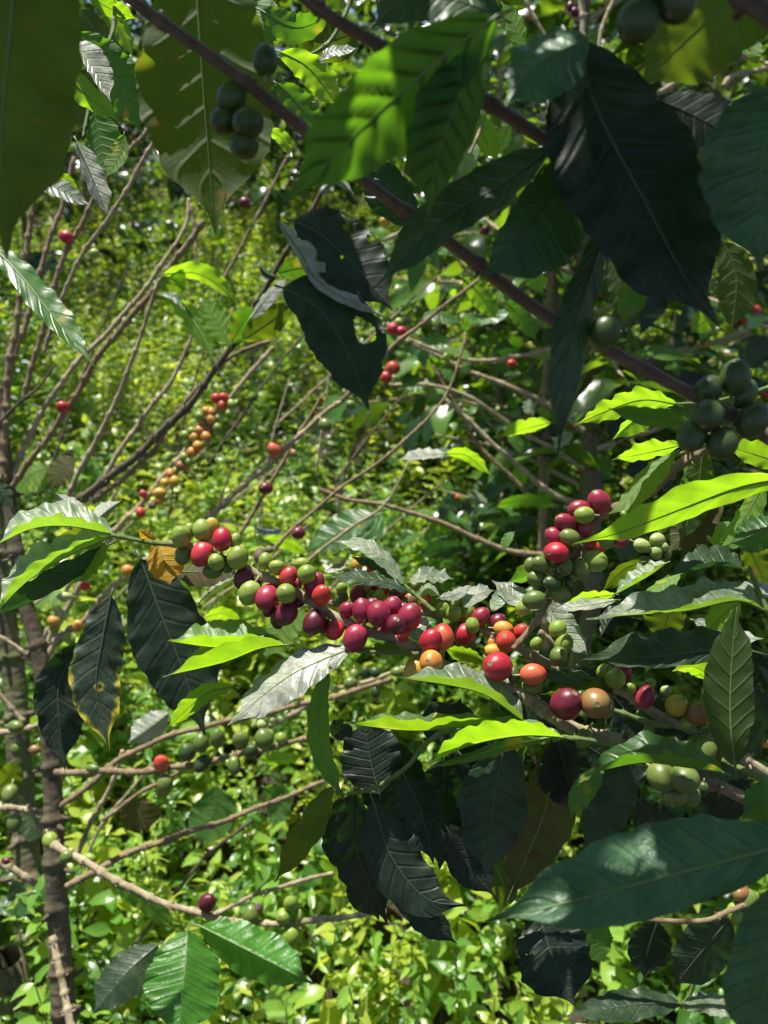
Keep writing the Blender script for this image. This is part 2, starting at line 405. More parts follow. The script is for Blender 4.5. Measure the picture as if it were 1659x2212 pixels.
def cherry(parent, x, y, a, b, d, kind, rot=0, nav=None, key=None):
    cherry_count[0] += 1
    kv = (kind, cherry_count[0] % 4)
    if kv not in CM: CM[kv] = cherry_mesh(*kv)
    r = math.radians(rot)
    e1 = (R * math.cos(r) - U * math.sin(r)); e2 = (R * math.sin(r) + U * math.cos(r)); e3 = -F
    s = d / FPX * 1.08
    RN = random.Random(cherry_count[0])
    if nav:
        nx, ny = (nav[0] - x) / a, (nav[1] - y) / b
        m = math.hypot(nx, ny)
        if m > .85: nx, ny = nx * .85 / m, ny * .85 / m
        z = (R * nx - U * ny + e3 * math.sqrt(max(.05, 1 - nx * nx - ny * ny))).normalized()
        xx = (e1 - z * e1.dot(z)).normalized(); yy = z.cross(xx); sc = (a * s, b * s, (a + b) * .52 * s)
    else:
        away = None
        if key in ALLB:
            B = ALLB[key]; i = np.argmin((B[:, 0] - x) ** 2 + (B[:, 1] - y) ** 2)
            away = (R * (x - B[i, 0]) - U * (y - B[i, 1]))
        ax = e1 if a >= b else e2
        round_ = max(a, b) / min(a, b) < 1.22
        if away is not None and away.length > 1e-6:
            if ax.dot(away) < 0: ax = -ax
            if round_ or abs(ax.dot(away.normalized())) < .35: ax = away.normalized(); lo_ = True
        elif RN.random() < .5: ax = -ax
        lo, sh = max(a, b), min(a, b)
        if round_: lo *= 1.06; sh *= .98
        z = (ax + e3 * (RN.uniform(0, .75) if round_ else RN.uniform(-.2, .35))).normalized(); xx = e3.cross(z).normalized(); yy = z.cross(xx)
        sc = (sh * s, sh * s * .97, lo * s)
    M = Matrix((xx, yy, z)).transposed()
    o = addobj('cherry', CM[kv], parent)
    o.location = P(x, y, d) - wpos(parent); o.rotation_mode = 'QUATERNION'; o.rotation_quaternion = M.to_quaternion(); o.scale = sc
    return o

# ================================================================ THE GROUND
SL = .16
def gz(x, y): return SL * max(y, -2) + .03 * math.sin(x * 2.1 + 1) * math.cos(y * 1.7)
def ground():
    xs = np.r_[-60, -30, -15, np.linspace(-8, 8, 81), 15, 30, 60]; ys = np.r_[-6, -3, np.linspace(-1, 14, 90), 20, 35, 70, 110]
    V = [(x, y, gz(x, y)) for y in ys for x in xs]; nx = len(xs)
    fs = [(j * nx + i, j * nx + i + 1, (j + 1) * nx + i + 1, (j + 1) * nx + i) for j in range(len(ys) - 1) for i in range(nx - 1)]
    t = NT('soil'); tc = t.add('TexCoord')
    n1 = t.add('TexNoise', {'Vector': tc.outputs['Object'], 'Scale': 9., 'Detail': 9., 'Roughness': .7}).outputs[0]
    col = t.mix(t.rng(n1, .35, .65, 0, 1), (.02, .014, .009), (.06, .045, .028))
    bump = t.add('Bump', {'Height': n1, 'Strength': 1., 'Distance': .03})
    pb = t.add('BsdfPrincipled', {'Base Color': col, 'Roughness': .95, 'Normal': bump.outputs[0]}); t.t.links.new(pb.outputs[0], t.out.inputs[0])
    o = addobj('ground', mkmesh('ground', V, fs, [t.m])); o['kind'] = 'structure'
ground()

# ================================================================ WEEDS (one mass nobody could count)
def leafcloud(name, pos, fwd, nrm, ln, wd, rnds, mat, stations=4, bend=.25, fold=.25, extra=None):
    """many small folded leaves in one mesh; arrays of base, direction, normal, length, width"""
    ts = np.linspace(0, 1, stations + 1); prf = np.array([.05] + [math.sin(math.pi * t ** .8) ** .8 for t in ts[1:-1]] + [.02])
    k = len(ts); N = len(pos)
    fwd = fwd / np.linalg.norm(fwd, axis=1)[:, None]
    lat = np.cross(fwd, nrm); lat /= np.linalg.norm(lat, axis=1)[:, None]; nrm = np.cross(lat, fwd)
    V = np.zeros((N, k, 3, 3), dtype=np.float64); UV = np.zeros((N, k, 3, 2), dtype=np.float32)
    rg = np.random.default_rng(3); wv = rg.uniform(0, 6.28, N); bd = bend * rg.uniform(.2, 1.6, N)
    for i, t in enumerate(ts):
        c = pos + fwd * (ln * t)[:, None] - nrm * (ln * bd * t * t)[:, None]
        for j, s in ((0, -1), (1, 0), (2, 1)):
            h = ln * .05 * np.sin(wv + t * 9 + s) * abs(s) + wd * prf[i] * fold * abs(s)
            V[:, i, j] = c + lat * (wd * prf[i] * s)[:, None] + nrm * h[:, None]
            UV[:, i, j, 0] = rnds; UV[:, i, j, 1] = .5 + .5 * s
    V = V.reshape(-1, 3); UV = UV.reshape(-1, 2)
    f0 = np.array([(i * 3 + j, i * 3 + j + 1, (i + 1) * 3 + j + 1, (i + 1) * 3 + j) for i in range(k - 1) for j in range(2)])
    Fc = (f0[None] + (np.arange(N) * k * 3)[:, None, None]).reshape(-1, 4)
    nf = len(Fc); mats = [mat]; mi = np.zeros(nf, np.int32)
    if extra is not None:
        EV, EF, EM = extra; o = len(V)
        V = np.vstack([V, EV]); UV = np.vstack([UV, np.full((len(EV), 2), .5, np.float32)]); Fc = np.vstack([Fc, np.asarray(EF) + o]); mats.append(EM)
        mi = np.r_[mi, np.ones(len(EF), np.int32)]; nf = len(Fc)
    me = bpy.data.meshes.new(name); me.vertices.add(len(V)); me.vertices.foreach_set('co', V.astype(np.float32).ravel())
    me.loops.add(nf * 4); me.loops.foreach_set('vertex_index', Fc.astype(np.int32).ravel())
    me.polygons.add(nf); me.polygons.foreach_set('loop_start', np.arange(0, nf * 4, 4, dtype=np.int32))
    for m_ in mats: me.materials.append(m_)
    me.polygons.foreach_set('material_index', mi)
    me.polygons.foreach_set('use_smooth', np.ones(nf, bool))
    me.update(calc_edges=True); me.validate()
    ul = me.uv_layers.new(name='UVMap'); ul.data.foreach_set('uv', UV[Fc.ravel()].ravel())
    return me
def massmat(name, cols, trans, rough=.35, tf=.4):
    t = NT(name); uv = t.add('UVMap'); u = t.add('SeparateXYZ', {0: uv.outputs[0]}).outputs[0]
    cr = t.add('ValToRGB', {0: u}); e = cr.color_ramp.elements
    e[0].position = 0; e[0].color = tuple(cols[0]) + (1,); e[1].position = 1; e[1].color = tuple(cols[-1]) + (1,)
    for i, c in enumerate(cols[1:-1]): q = e.new((i + 1) / (len(cols) - 1)); q.color = tuple(c) + (1,)
    tr = t.add('ValToRGB', {0: u}); e = tr.color_ramp.elements
    e[0].color = tuple(trans[0]) + (1,); e[1].color = tuple(trans[1]) + (1,)
    tc = t.add('TexCoord'); n = t.add('TexNoise', {'Vector': tc.outputs['Object'], 'Scale': 140., 'Detail': 3.}).outputs[0]
    bump = t.add('Bump', {'Height': n, 'Strength': .4, 'Distance': .001})
    pb = t.add('BsdfPrincipled', {'Base Color': cr.outputs[0], 'Roughness': rough, 'Specular IOR Level': .5, 'Normal': bump.outputs[0]})
    tb = t.add('BsdfTranslucent', {0: tr.outputs[0]}); mx = t.add('MixShader', {0: tf, 1: pb.outputs[0], 2: tb.outputs[0]})
    t.t.links.new(mx.outputs[0], t.out.inputs[0]); return t.m
WEEDM = massmat('weed_leaf', [(.03, .085, .018), (.07, .18, .03), (.13, .28, .04), (.22, .37, .045), (.34, .41, .055)], [(.30, .56, .02), (.80, .92, .04)], .32, .40)
WSTEM = plain('weed_stem', (.10, .18, .04), (.20, .26, .08))
def weeds():
    rg = np.random.default_rng(11)
    pos, fw, nr, ln, wd, rn = [], [], [], [], [], []; SV, SF = [], []
    NPL = 12500
    got = 0
    while got < NPL:
        y = rg.uniform(.6, 9.0) ; hw = .56 * y + .45
        if rg.random() > (hw / (.56 * 9 + .45)) * (1.9 if y < 2.3 else 1.1 if y < 4 else 4.2 / y): continue
        x = rg.uniform(-hw, hw)
        clump = math.sin(x * 3.1 + 1.3 * math.sin(y * 1.9)) * math.cos(y * 2.3 + x)
        if rg.random() < .2 - .3 * clump and 2.3 < y < 4.5: 
            if rg.random() < .5: continue
        got += 1
        g = gz(x, y); h = (rg.uniform(.12, .40) + .16 * (rg.random() < .12)) * (1 + .4 * clump)
        if y < 1.3: h *= .95
        lean = rg.normal(0, .12, 2); kind = rg.random()
        nn = int(h / rg.uniform(.024, .042)) + 2; az = rg.uniform(0, 6.28)
        L0 = rg.uniform(.024, .052) if kind < .86 else rg.uniform(.045, .075)
        asp = rg.uniform(.14, .22) if kind < .8 else rg.uniform(.26, .34); tone = min(1, max(0, rg.uniform(-.1, 1.1) + .25 * math.sin(x * 5.3 + y * 2.2)))
        p0 = np.array([x, y, g]); p1 = np.array([x + lean[0] * h, y + lean[1] * h, g + h])
        r0 = .0016; o = len(SV)
        for q, rr in ((p0, r0), (p1, r0 * .7)):
            for k in range(3): SV.append((q[0] + rr * math.cos(k * 2.1), q[1] + rr * math.sin(k * 2.1), q[2]))
        for k in range(3): SF.append((o + k, o + (k + 1) % 3, o + 3 + (k + 1) % 3, o + 3 + k))
        for i in range(nn):
            f = (i + 1) / nn
            if f < .35: continue
            c = p0 + (p1 - p0) * f; a0 = az + i * 1.57 + rg.normal(0, .2)
            sz = L0 * (1.15 - .55 * f ** 3) * rg.uniform(.75, 1.2)
            for s in (0, 1):
                a = a0 + s * math.pi; el = rg.normal(.25, .3) + .5 * (f > .93)
                d_ = np.array([math.cos(a) * math.cos(el), math.sin(a) * math.cos(el), math.sin(el)])
                pos.append(c); fw.append(d_)
                nr.append(np.array([-math.cos(a) * math.sin(el), -math.sin(a) * math.sin(el), math.cos(el)]) + rg.normal(0, .38, 3))
                ln.append(sz); wd.append(sz * asp); rn.append(min(.99, max(.01, tone + rg.normal(0, .12))))
    me = leafcloud('weeds', np.array(pos), np.array(fw), np.array(nr), np.array(ln), np.array(wd), np.array(rn), WEEDM, 4, .35, .3,
                   (np.array(SV), np.array(SF), WSTEM))
    o = addobj('weeds', me); o['kind'] = 'stuff'; o['label'] = 'sunlit green weeds carpeting the ground under the coffee shrubs'; o['category'] = 'weeds'
    print('weed leaves', len(pos))
weeds()

# ================================================================ BACKGROUND SHRUBS
BGM = massmat('shrub_leaf', [(.009, .025, .012), (.012, .035, .015), (.02, .06, .018), (.04, .11, .02), (.10, .20, .03)], [(.02, .07, .006), (.36, .62, .02)], .25, .33)
def w_tube(parent, W, r0, r1, mat, name, sides=7, knob=0.0):
    n = max(8, len(W)); S = spline(np.array(W), 26)
    rad = [[(r0 + (r1 - r0) * i / 25) * (1 + rnd.uniform(-.08, .08)) * (1 + (knob if i % 4 == 2 else 0)) for _ in range(sides)] for i in range(26)]
    V, fs, UV = tube_arrays(S, rad, sides); b = wpos(parent)
    return addobj(name, mkmesh(name, [Vector(v) - b for v in V], fs, [BK[mat]], uvs=UV), parent), S
def shrub(x, y, h, label, seed, nb=26, dens=1.0, spread=.85, zmin=.35, leafl=.10, cherries=0, tmat='m', trad=.022, lo=0.0):
    RN = random.Random(seed); rg = np.random.default_rng(seed)
    base = Vector((x, y, gz(x, y) - .02)); t = thing('coffee_shrub', label, 'shrub', base, 'coffee shrubs growing behind the weeds')
    top = base + Vector((RN.uniform(-.12, .12), RN.uniform(-.1, .1), h))
    _, TS = w_tube(t, [base, base.lerp(top, .33) + Vector((RN.uniform(-.04, .04), 0, 0)), base.lerp(top, .7) + Vector((RN.uniform(-.05, .05), 0, 0)), top], trad, trad * .35, tmat, 'trunk', 9)
    pos, fw, nr, ln, wd, rn = [], [], [], [], [], []
    for b in range(nb):
        f = zmin + (1 - zmin) * (b + RN.random()) / nb
        c = Vector(TS[min(25, int(f * 25))]); az = b * 2.4 + RN.uniform(-.5, .5)
        L = spread * (1.15 - .75 * f) * RN.uniform(.7, 1.2); up = RN.uniform(.15, .55)
        pts = [c, c + Vector((math.cos(az) * L * .5, math.sin(az) * L * .5, up * L * .5)), c + Vector((math.cos(az) * L, math.sin(az) * L, up * L * .55 + RN.uniform(-.1, .05)))]
        bo, S = w_tube(t, pts, .0055, .002, 't' if RN.random() < .5 else 'b', 'branch', 6, .35)
        npair = int(L / .055 * dens)
        for i in range(npair):
            ff = .25 + .75 * (i + .5) / npair; k = min(24, int(ff * 25)); p = S[k]; T = S[k + 1] - S[k]; T /= np.linalg.norm(T)
            sd = np.cross(T, [0, 0, 1]); sd /= np.linalg.norm(sd) + 1e-9
            tone = rg.random()
            for s in (-1, 1):
                if rg.random() < .16: continue
                d_ = T * rg.uniform(.3, .9) + sd * s + np.array([0, 0, rg.normal(-.25, .4)])
                pos.append(p); fw.append(d_); nr.append(np.array([0, 0, 1.]) + rg.normal(0, .35, 3)); l = leafl * rg.uniform(.6, 1.25)
                ln.append(l); wd.append(l * rg.uniform(.17, .23)); rn.append(min(.99, max(.01, lo + tone * .8 + rg.normal(.05, .12))))
        if cherries and RN.random() < .8:
            for i in range(RN.randint(2, cherries)):
                k = RN.randint(6, 22); p = Vector(S[k]) + Vector((RN.uniform(-.012, .012), RN.uniform(-.012, .012), RN.uniform(-.012, .01)))
                kd = RN.choice('rsogggpgoy'); kv = (kd, 1)
                if kv not in CM: CM[kv] = cherry_mesh(*kv)
                o = addobj('cherry', CM[kv], bo); o.location = p - wpos(bo); o.scale = (.0075, .0075, .0085)
                o.rotation_euler = (RN.uniform(0, 3), RN.uniform(0, 3), 0)
    me = leafcloud('crown', np.array(pos) - np.array(base), np.array(fw), np.array(nr), np.array(ln), np.array(wd), np.array(rn), BGM, 6, .3, .22)
    addobj('crown', me, t)
    return t
def sx(px, d): return (px - 829.5) / FPX * d
shrub(sx(1290, 1.75), 1.7, 2.0, 'coffee shrub with a mossy upright trunk right of the cherry clusters, nearest of those behind', 1, 30, 1.1, .62, .30, .11, 3, 'm', .016, lo=.2)
shrub(sx(1450, 2.6), 2.55, 2.2, 'coffee shrub with a thick pale trunk seen between the drooping dark leaves at right', 2, 34, 1.3, .9, .12, .12, 4, 'm', .026)
shrub(sx(1060, 3.6), 3.5, 2.1, 'leafy coffee shrub at mid distance behind the arching bare twigs', 3, 34, 1.3, .9, .12, .12, 4, 't', .02, lo=.25)
shrub(sx(1720, 2.9), 2.7, 2.4, 'bushy coffee shrub cut by the right edge behind the unripe cherry cluster', 4, 30, 1.1, 1.1, .15, .11, 3)
shrub(sx(120, 5.2), 5.0, 2.3, 'dark coffee shrub behind the bare leaning twigs at left', 5, 34, 1.2, 1.3, .12, .12, 3)
shrub(sx(620, 6.6), 6.4, 2.4, 'coffee shrub at the far edge of the weeds left of centre', 6, 34, 1.2, 1.4, .12, .13, 3)
shrub(sx(1000, 5.6), 5.4, 2.3, 'coffee shrub at the far edge of the weeds below the brown diagonal branch', 7, 34, 1.2, 1.3, .15, .12, 3)
shrub(sx(1380, 5.0), 4.8, 2.5, 'coffee shrub deep in shade behind the pale trunk', 8, 34, 1.2, 1.4, .10, .12, 3)
shrub(sx(1090, 2.3), 2.2, 1.25, 'low coffee shrub in deep shade behind the arching bare twigs', 12, 26, 1.1, .42, .12, .12, 3, lo=.25)
shrub(sx(1210, 1.95), 1.9, 1.2, 'low shaded coffee shrub just left of the mossy upright trunk', 13, 20, 1.1, .36, .2, .11, 3, lo=.25)
shrub(sx(960, 3.2), 3.1, 1.5, 'low dark coffee shrub in the weeds above the cherry clusters', 14, 24, 1.1, .5, .12, .12, 0, lo=.3)
k = 20
far = [(-5.2, 7.6, 'far coffee shrub beyond the upper left leaves'), (-3.2, 8.2, 'far coffee shrub glimpsed between the two big hanging leaves'), (-1.4, 8.6, 'far coffee shrub above the weeds at centre left'),
       (.5, 8.3, 'far coffee shrub behind the leaf with ripples'), (2.4, 8.0, 'far coffee shrub glimpsed under the purple leaf'), (4.4, 7.2, 'far coffee shrub near the right edge'),
       (-4.4, 10.8, 'hindmost coffee shrub on the left'), (-1.8, 11.2, 'hindmost coffee shrub left of the middle'), (.9, 11.0, 'hindmost coffee shrub in the middle'), (3.6, 10.6, 'hindmost coffee shrub right of the middle'), (6.2, 10.2, 'hindmost coffee shrub on the right')]
for (x, y, lb) in far:
    k += 1; shrub(x, y, 2.9, lb, k, 40, 1.1, 1.9, .06, .16)
def unseen_shade_tree():  # made-up tree out of view, leaf clumps placed to cast dappled shade
    rg = np.random.default_rng(5); base = Vector((-4.3, 3.4, gz(-4.3, 3.4) - .05))
    t = thing('unseen_shade_tree', 'unseen thin-leaved tree added left of the frame, its boughs placed to dapple the weeds', 'tree', base)
    top = base + Vector((.5, .2, 4.4))
    w_tube(t, [base, base + Vector((.05, 0, 1.5)), base + Vector((.2, .1, 3.)), top], .10, .05, 'd', 'trunk', 12)
    pos, nr = [], []
    for i in range(9):
        e = Vector((-3.2 + rg.uniform(0, 6.2), 1.9 + i * .62, 4.1 + rg.uniform(-.2, .8))); m = top.lerp(e, .5) + Vector((0, 0, .35))
        bo, S = w_tube(t, [top - Vector((0, 0, rg.uniform(0, .8))), m, e], .03, .006, 'd', 'bough', 7)
        for k in range(9, 26):
            for q in range(3):
                c = S[k] + rg.normal(0, .24, 3) * [1, 1, .5]; n = int(rg.uniform(5, 14))
                if c[0] + .82 < .04 * c[1] and rg.random() > .15: continue
                pos.append(c + rg.normal(0, .09, (n, 3)))
    pos = np.vstack(pos); N = len(pos); l = rg.uniform(.08, .15, N)
    me = leafcloud('crown', pos - np.array(base), rg.normal(0, 1, (N, 3)) * [1, 1, .3], np.array([0, 0, 1.]) + rg.normal(0, .3, (N, 3)), l, l * .22, rg.random(N), BGM, 4, .2, .15)
    addobj('crown', me, t)
unseen_shade_tree()
hb = bpy.data.objects
def hillwood():
    rg = np.random.default_rng(77); N = 26000
    x = rg.uniform(-16, 16, N); y = rg.uniform(12.5, 17, N); z = np.array([gz(a, b) for a, b in zip(x, y)]) + rg.uniform(0, 1, N) ** .8 * (4.6 + 1.2 * np.sin(x * 1.3) + .8 * np.sin(x * 3.1 + 1))
    fw = rg.normal(0, 1, (N, 3)); nr = np.array([0, 0, 1.]) + rg.normal(0, .5, (N, 3)); l = rg.uniform(.16, .34, N)
    me = leafcloud('far_wood', np.stack([x, y, z], 1), fw, nr, l, l * .3, rg.random(N) * .8, BGM, 3, .3, .2)
    o = addobj('far_wood', me); o['kind'] = 'stuff'; o['label'] = 'dark far wood closing the view behind the coffee shrubs'; o['category'] = 'wood'
hillwood()

# ================================================================ TRACED BRANCHES, LEAVES, CHERRIES
# tracing windows: (origin x, origin y, scale)
Z1 = (329.2, 1069.8, .25); Z2 = (685.8, 1179.5, .25); Z3 = (1042.3, 1031.4, .25); Z4 = (1042.3, 1344.1, .25); Z5 = (1244.2, 1371.5, .25); Z6 = (1244.2, 740.6, .25)
Q3 = (0, 737.3, .5); Q5 = (0, 1474.6, .5); Q2 = (829.5, 0, .5); Q4 = (829.5, 737.3, .5); Q1 = (0, 0, .5)
def dp(p, d0, d1=None):
    d1 = d0 if d1 is None else d1; n = max(1, len(p) - 1)
    return [(a, b, d0 + (d1 - d0) * i / n) for i, (a, b) in enumerate(p)]
def cher(parent, win, d, rows, key=None, grow=1.0):
    """rows: cx, cy, a, b, kind, [rot], [nav], [behind px]"""
    for r in rows:
        cx, cy, a, b, kd = r[:5]; o = r[5] if len(r) > 5 else {}
        x, y = win[0] + cx * win[2], win[1] + cy * win[2]
        nv = o.get('n'); nv = (win[0] + nv[0] * win[2], win[1] + nv[1] * win[2]) if nv else None
        dd = d(x, y) if callable(d) else d
        cherry(parent, x, y, a * win[2] * grow, b * win[2] * grow, dd + o.get('z', 0) / FPX * dd, kd, o.get('r', 0), nv, key)
def bz(key, off=0):      # depth of a traced branch nearest to a point, moved toward the camera by off metres
    def f(x, y):
        B = ALLB[key]; i = np.argmin((B[:, 0] - x) ** 2 + (B[:, 1] - y) ** 2); return B[i, 2] - off
    return f
def lv(parent, rows):
    for r in rows:
        o = r[6] if len(r) > 6 else {}
        leaf(parent, r[0], r[1] if isinstance(r[1], tuple) else (r[1], r[1]), r[2], r[3], r[4], r[5], **o)

# ---- 1. branch laden with ripe cherries
M = thing('coffee_branch', 'tan coffee branch thick with ripe red and green cherries, slanting across the centre', 'branch', P(1400, 1650, .42))
branch(M, dp([(240, 1157), (262, 1160), (300, 1166), (335, 1172), (372, 1176)], .455, .452), (4.5, 5), 'g', 'green_shoot', 60)
branch(M, dp([(365, 1176), (410, 1181), (460, 1196), (520, 1220), (560, 1240), (640, 1282), (700, 1317), (780, 1357), (850, 1383), (910, 1408), (960, 1437), (1040, 1468), (1110, 1497), (1190, 1545), (1260, 1578), (1340, 1603)], .452, .42), (7, 15.5), 't', 'stem', 92, 'M', knob=1.3)
branch(M, dp([(1335, 1602), (1420, 1650), (1500, 1685), (1590, 1715), (1720, 1770)], .42, .43), (13, 14), 'b', 'stem', 92, knob=1.3)
cher(M, Z1, bz('M', .004), [
 (320, 305, 50, 60, 'g', {'z': 22}), (515, 285, 63, 92, 'y', {'z': 22}), (715, 390, 52, 60, 'g', {'z': 22}), (265, 520, 72, 72, 'v', {'z': 14}), (520, 655, 80, 65, 'v', {'z': 24}),
 (250, 357, 92, 80, 'g', {'r': 20}), (430, 300, 75, 92, 'g', {'r': -8}), (602, 380, 80, 98, 'r', {'z': -4}), (430, 508, 103, 90, 'r', {'r': 8, 'z': -8}), (552, 575, 68, 72, 'g', {'n': (530, 572), 'z': -12}),
 (738, 538, 95, 88, 'g', {'r': 30, 'z': -4}), (790, 715, 92, 80, 'k', {'z': 14, 'r': 15}), (930, 525, 50, 68, 'x', {'z': 14}), (975, 565, 55, 68, 'g'), (1085, 625, 78, 58, 'g', {'n': (1145, 600)}),
 (1295, 590, 62, 48, 'g', {'z': 16}), (1400, 770, 108, 76, 'c', {'r': 15, 'z': 12}), (1175, 700, 80, 72, 'r', {'z': -6}), (1335, 680, 78, 78, 'g', {'n': (1360, 622), 'z': -14}), (1460, 865, 80, 94, 's', {'r': 12, 'z': -16}),
 (842, 845, 98, 92, 'g', {'r': -30, 'z': -2}), (1012, 830, 78, 62, 'r', {'z': 4}), (992, 890, 105, 98, 'c', {'r': 10, 'z': -10}), (1153, 848, 78, 85, 'g', {'n': (1135, 815), 'z': -36}),
 (1085, 1070, 60, 82, 'k', {'z': 4}), (1155, 1020, 92, 100, 'k', {'z': -10}), (1400, 1100, 105, 92, 'k', {'r': 5, 'z': -10}), (1575, 1165, 80, 75, 'r', {'z': 8}), (1255, 930, 55, 42, 'k', {'z': 20}),
 (655, 610, 60, 50, 'v', {'z': 30}), (1240, 770, 60, 50, 'c', {'z': 26}), (1010, 990, 60, 50, 'k', {'z': 20}), (1480, 1130, 60, 60, 'c', {'z': 24}), (890, 780, 55, 50, 'k', {'z': 26}),
], 'M')
cher(M, Z2, bz('M', .004), [
 (255, 550, 68, 65, 'c', {'z': 14}), (650, 520, 80, 78, 'c', {'z': 16}), (390, 560, 84, 106, 'c', {'r': -10, 'z': -2}), (530, 585, 97, 110, 'c', {'n': (515, 508), 'z': -22}), (795, 615, 114, 100, 'c', {'r': -22, 'z': -6}),
 (680, 678, 82, 88, 'k', {'n': (690, 628), 'z': -44}), (325, 798, 118, 96, 'c', {'r': 8, 'z': -16}), (740, 772, 60, 50, 's', {'z': 4}), (1085, 785, 88, 108, 's', {'z': -2}), (980, 815, 88, 98, 'r', {'z': -20}),
 (850, 1075, 104, 95, 'y', {'z': -2}), (982, 1005, 93, 102, 'o', {'n': (950, 982), 'z': -40}), (1555, 1040, 119, 120, 'r', {'n': (1485, 1000), 'z': -26}), (470, 520, 70, 70, 'k', {'z': 24}), (600, 650, 70, 60, 'c', {'z': 20}), (730, 560, 70, 60, 'k', {'z': 24}), (560, 740, 50, 50, 'c', {'z': 24}), (1010, 930, 60, 50, 'v', {'z': 20}),
], 'M')
cher(M, Z4, bz('M', .004), [
 (438, 450, 107, 86, 's', {'r': -6, 'z': -4}), (725, 705, 134, 126, 'k', {'r': 20, 'z': -34}), (1060, 720, 72, 102, 'v', {'z': -8}), (975, 700, 120, 126, 'n', {'n': (960, 680), 'z': -38}),
 (875, 1005, 72, 80, 'v', {'z': -4}), (420, 570, 92, 62, 'v', {'z': 16}), (840, 640, 50, 42, 'e', {'z': 14}), (270, 460, 50, 70, 'e', {'z': 8}), (300, 640, 60, 60, 'e', {'z': 12}),
], 'M')
cher(M, Z5, bz('M', 0), [(740, 1225, 115, 115, 'v', {'z': -40}), (935, 1245, 120, 112, 'v', {'n': (880, 1262), 'z': -62}), (860, 1390, 110, 80, 'v', {'z': -36}), (1000, 1390, 70, 90, 'v', {'z': -30}), (1100, 1330, 45, 60, 'e', {'z': -10})], 'M')
lv(M, [
 # leaves at the tip of the branch, left edge of the picture
 ([(242, 1154), (150, 1137), (70, 1142), (-15, 1180)], (.455, .44), (-24, -34), (52, 52), 'U', 't', {'wave': .08}),
 ([(245, 1158), (150, 1200), (60, 1255), (-15, 1330)], (.455, .43), (-24, -34), (52, 50), 'U', 't', {'wave': .09}),
 ([(232, 1178), (160, 1235), (80, 1280), (-20, 1335)], (.465, .45), (18, 16), (30, -20), 'D', 'u', {}),
 ([(197, 1135), (165, 1105), (118, 1062)], (.46, .50), (16, 20), (20, 26), 'W', 't', {'pet': 2}),
 ([(197, 1135), (225, 1108), (264, 1080)], (.46, .50), (24, 30), (12, 16), 'W', 't', {'pet': 2}),
 ([(226, 1172), (190, 1215), (150, 1265)], (.46, .47), (30, -34), (26, 30), 'Y', 'u', {}),
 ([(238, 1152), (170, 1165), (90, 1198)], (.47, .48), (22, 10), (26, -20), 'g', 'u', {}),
 ([(338, 1168), (352, 1205), (367, 1264)], (.462, .45), (50, 34), (38, 20), 'O', 'u', {'wave': .08}),
 ([(338, 1172), (322, 1160), (298, 1142)], (.46, .45), (14, 8), (12, 10), 'O', 'u', {}),
 ([(378, 1235), (450, 1235), (520, 1240)], (.47, .48), (20, 15), (32, -20), 'B', 'u', {}),
 ([(512, 1252), (470, 1278), (424, 1305)], (.47, .46), (-12, -18), (18, 26), 'W', 't', {}),
 # folded pair below the cherries
 ([(592, 1392), (530, 1394), (460, 1398), (360, 1384)], (.435, .43), (-27, -32), (60, 56), 'Y', 't', {'wave': .06, 'nw': 5}),
 ([(618, 1393), (560, 1402), (480, 1432), (352, 1461)], (.43, .42), (-32, -42), (42, 52), 'Y', 't', {'wave': .06, 'nw': 4}),
 ([(757, 1402), (690, 1428), (610, 1470), (490, 1568)], (.43, .41), (44, -34), (42, 44), 'W', 't', {'wave': .07}),
 ([(505, 1482), (440, 1502), (358, 1578)], (.44, .43), (16, 20), (26, -30), 'Y', 'u', {}),
 ([(655, 1310), (612, 1350), (572, 1425)], (.50, .50), (38, -24), (28, 20), 'Y', 'u', {'mat': 'G'} if False else {}),
 ([(708, 1448), (688, 1540), (700, 1640), (746, 1736)], (.42, .43), (26, 14), (22, -20), 'G', 'u', {}),
 ([(908, 1416), (850, 1404), (782, 1400)], (.44, .43), (10, 14), (14, -20), 'Y', 'u', {'wave': .16}),
 ([(1048, 1432), (1005, 1415), (957, 1398)], (.445, .44), (20, 20), (14, -20), 'Y', 'u', {}),
 ([(1128, 1557), (1050, 1502), (970, 1480), (858, 1464)], (.41, .40), (-26, -38), (56, 56), 'U', 't', {'wave': .07, 'nw': 5}),
 ([(1282, 1466), (1230, 1462), (1168, 1458)], (.44, .43), (14, -20), (18, 28), 'D', 't', {}),
 ([(1335, 1500), (1250, 1492), (1168, 1500)], (.445, .44), (22, 20), (26, -24), 'g', 'u', {}),
])
# green side shoot
branch(M, dp([(905, 1410), (850, 1412), (800, 1408), (757, 1404)], .425, .43), (5, 3.5), 'g', 'green_shoot', 50)
branch(M, dp([(1345, 1618), (1280, 1600), (1215, 1590)], .41, .40), (6, 5), 'g', 'green_shoot', 60)
lv(M, [
 ([(1216, 1592), (1120, 1590), (1010, 1612), (912, 1660)], (.40, .395), (-38, -48), (44, 50), 'Y', 't', {'wave': .06}),
 ([(1190, 1592), (1090, 1612), (1000, 1640), (915, 1662)], (.41, .40), (14, 10), (14, 10), 'G', 'u', {}),
 ([(1080, 1556), (980, 1572), (880, 1578), (742, 1562)], (.405, .40), (-30, -44), (42, 52), 'Y', 't', {'wave': .07, 'nw': 6}),
])

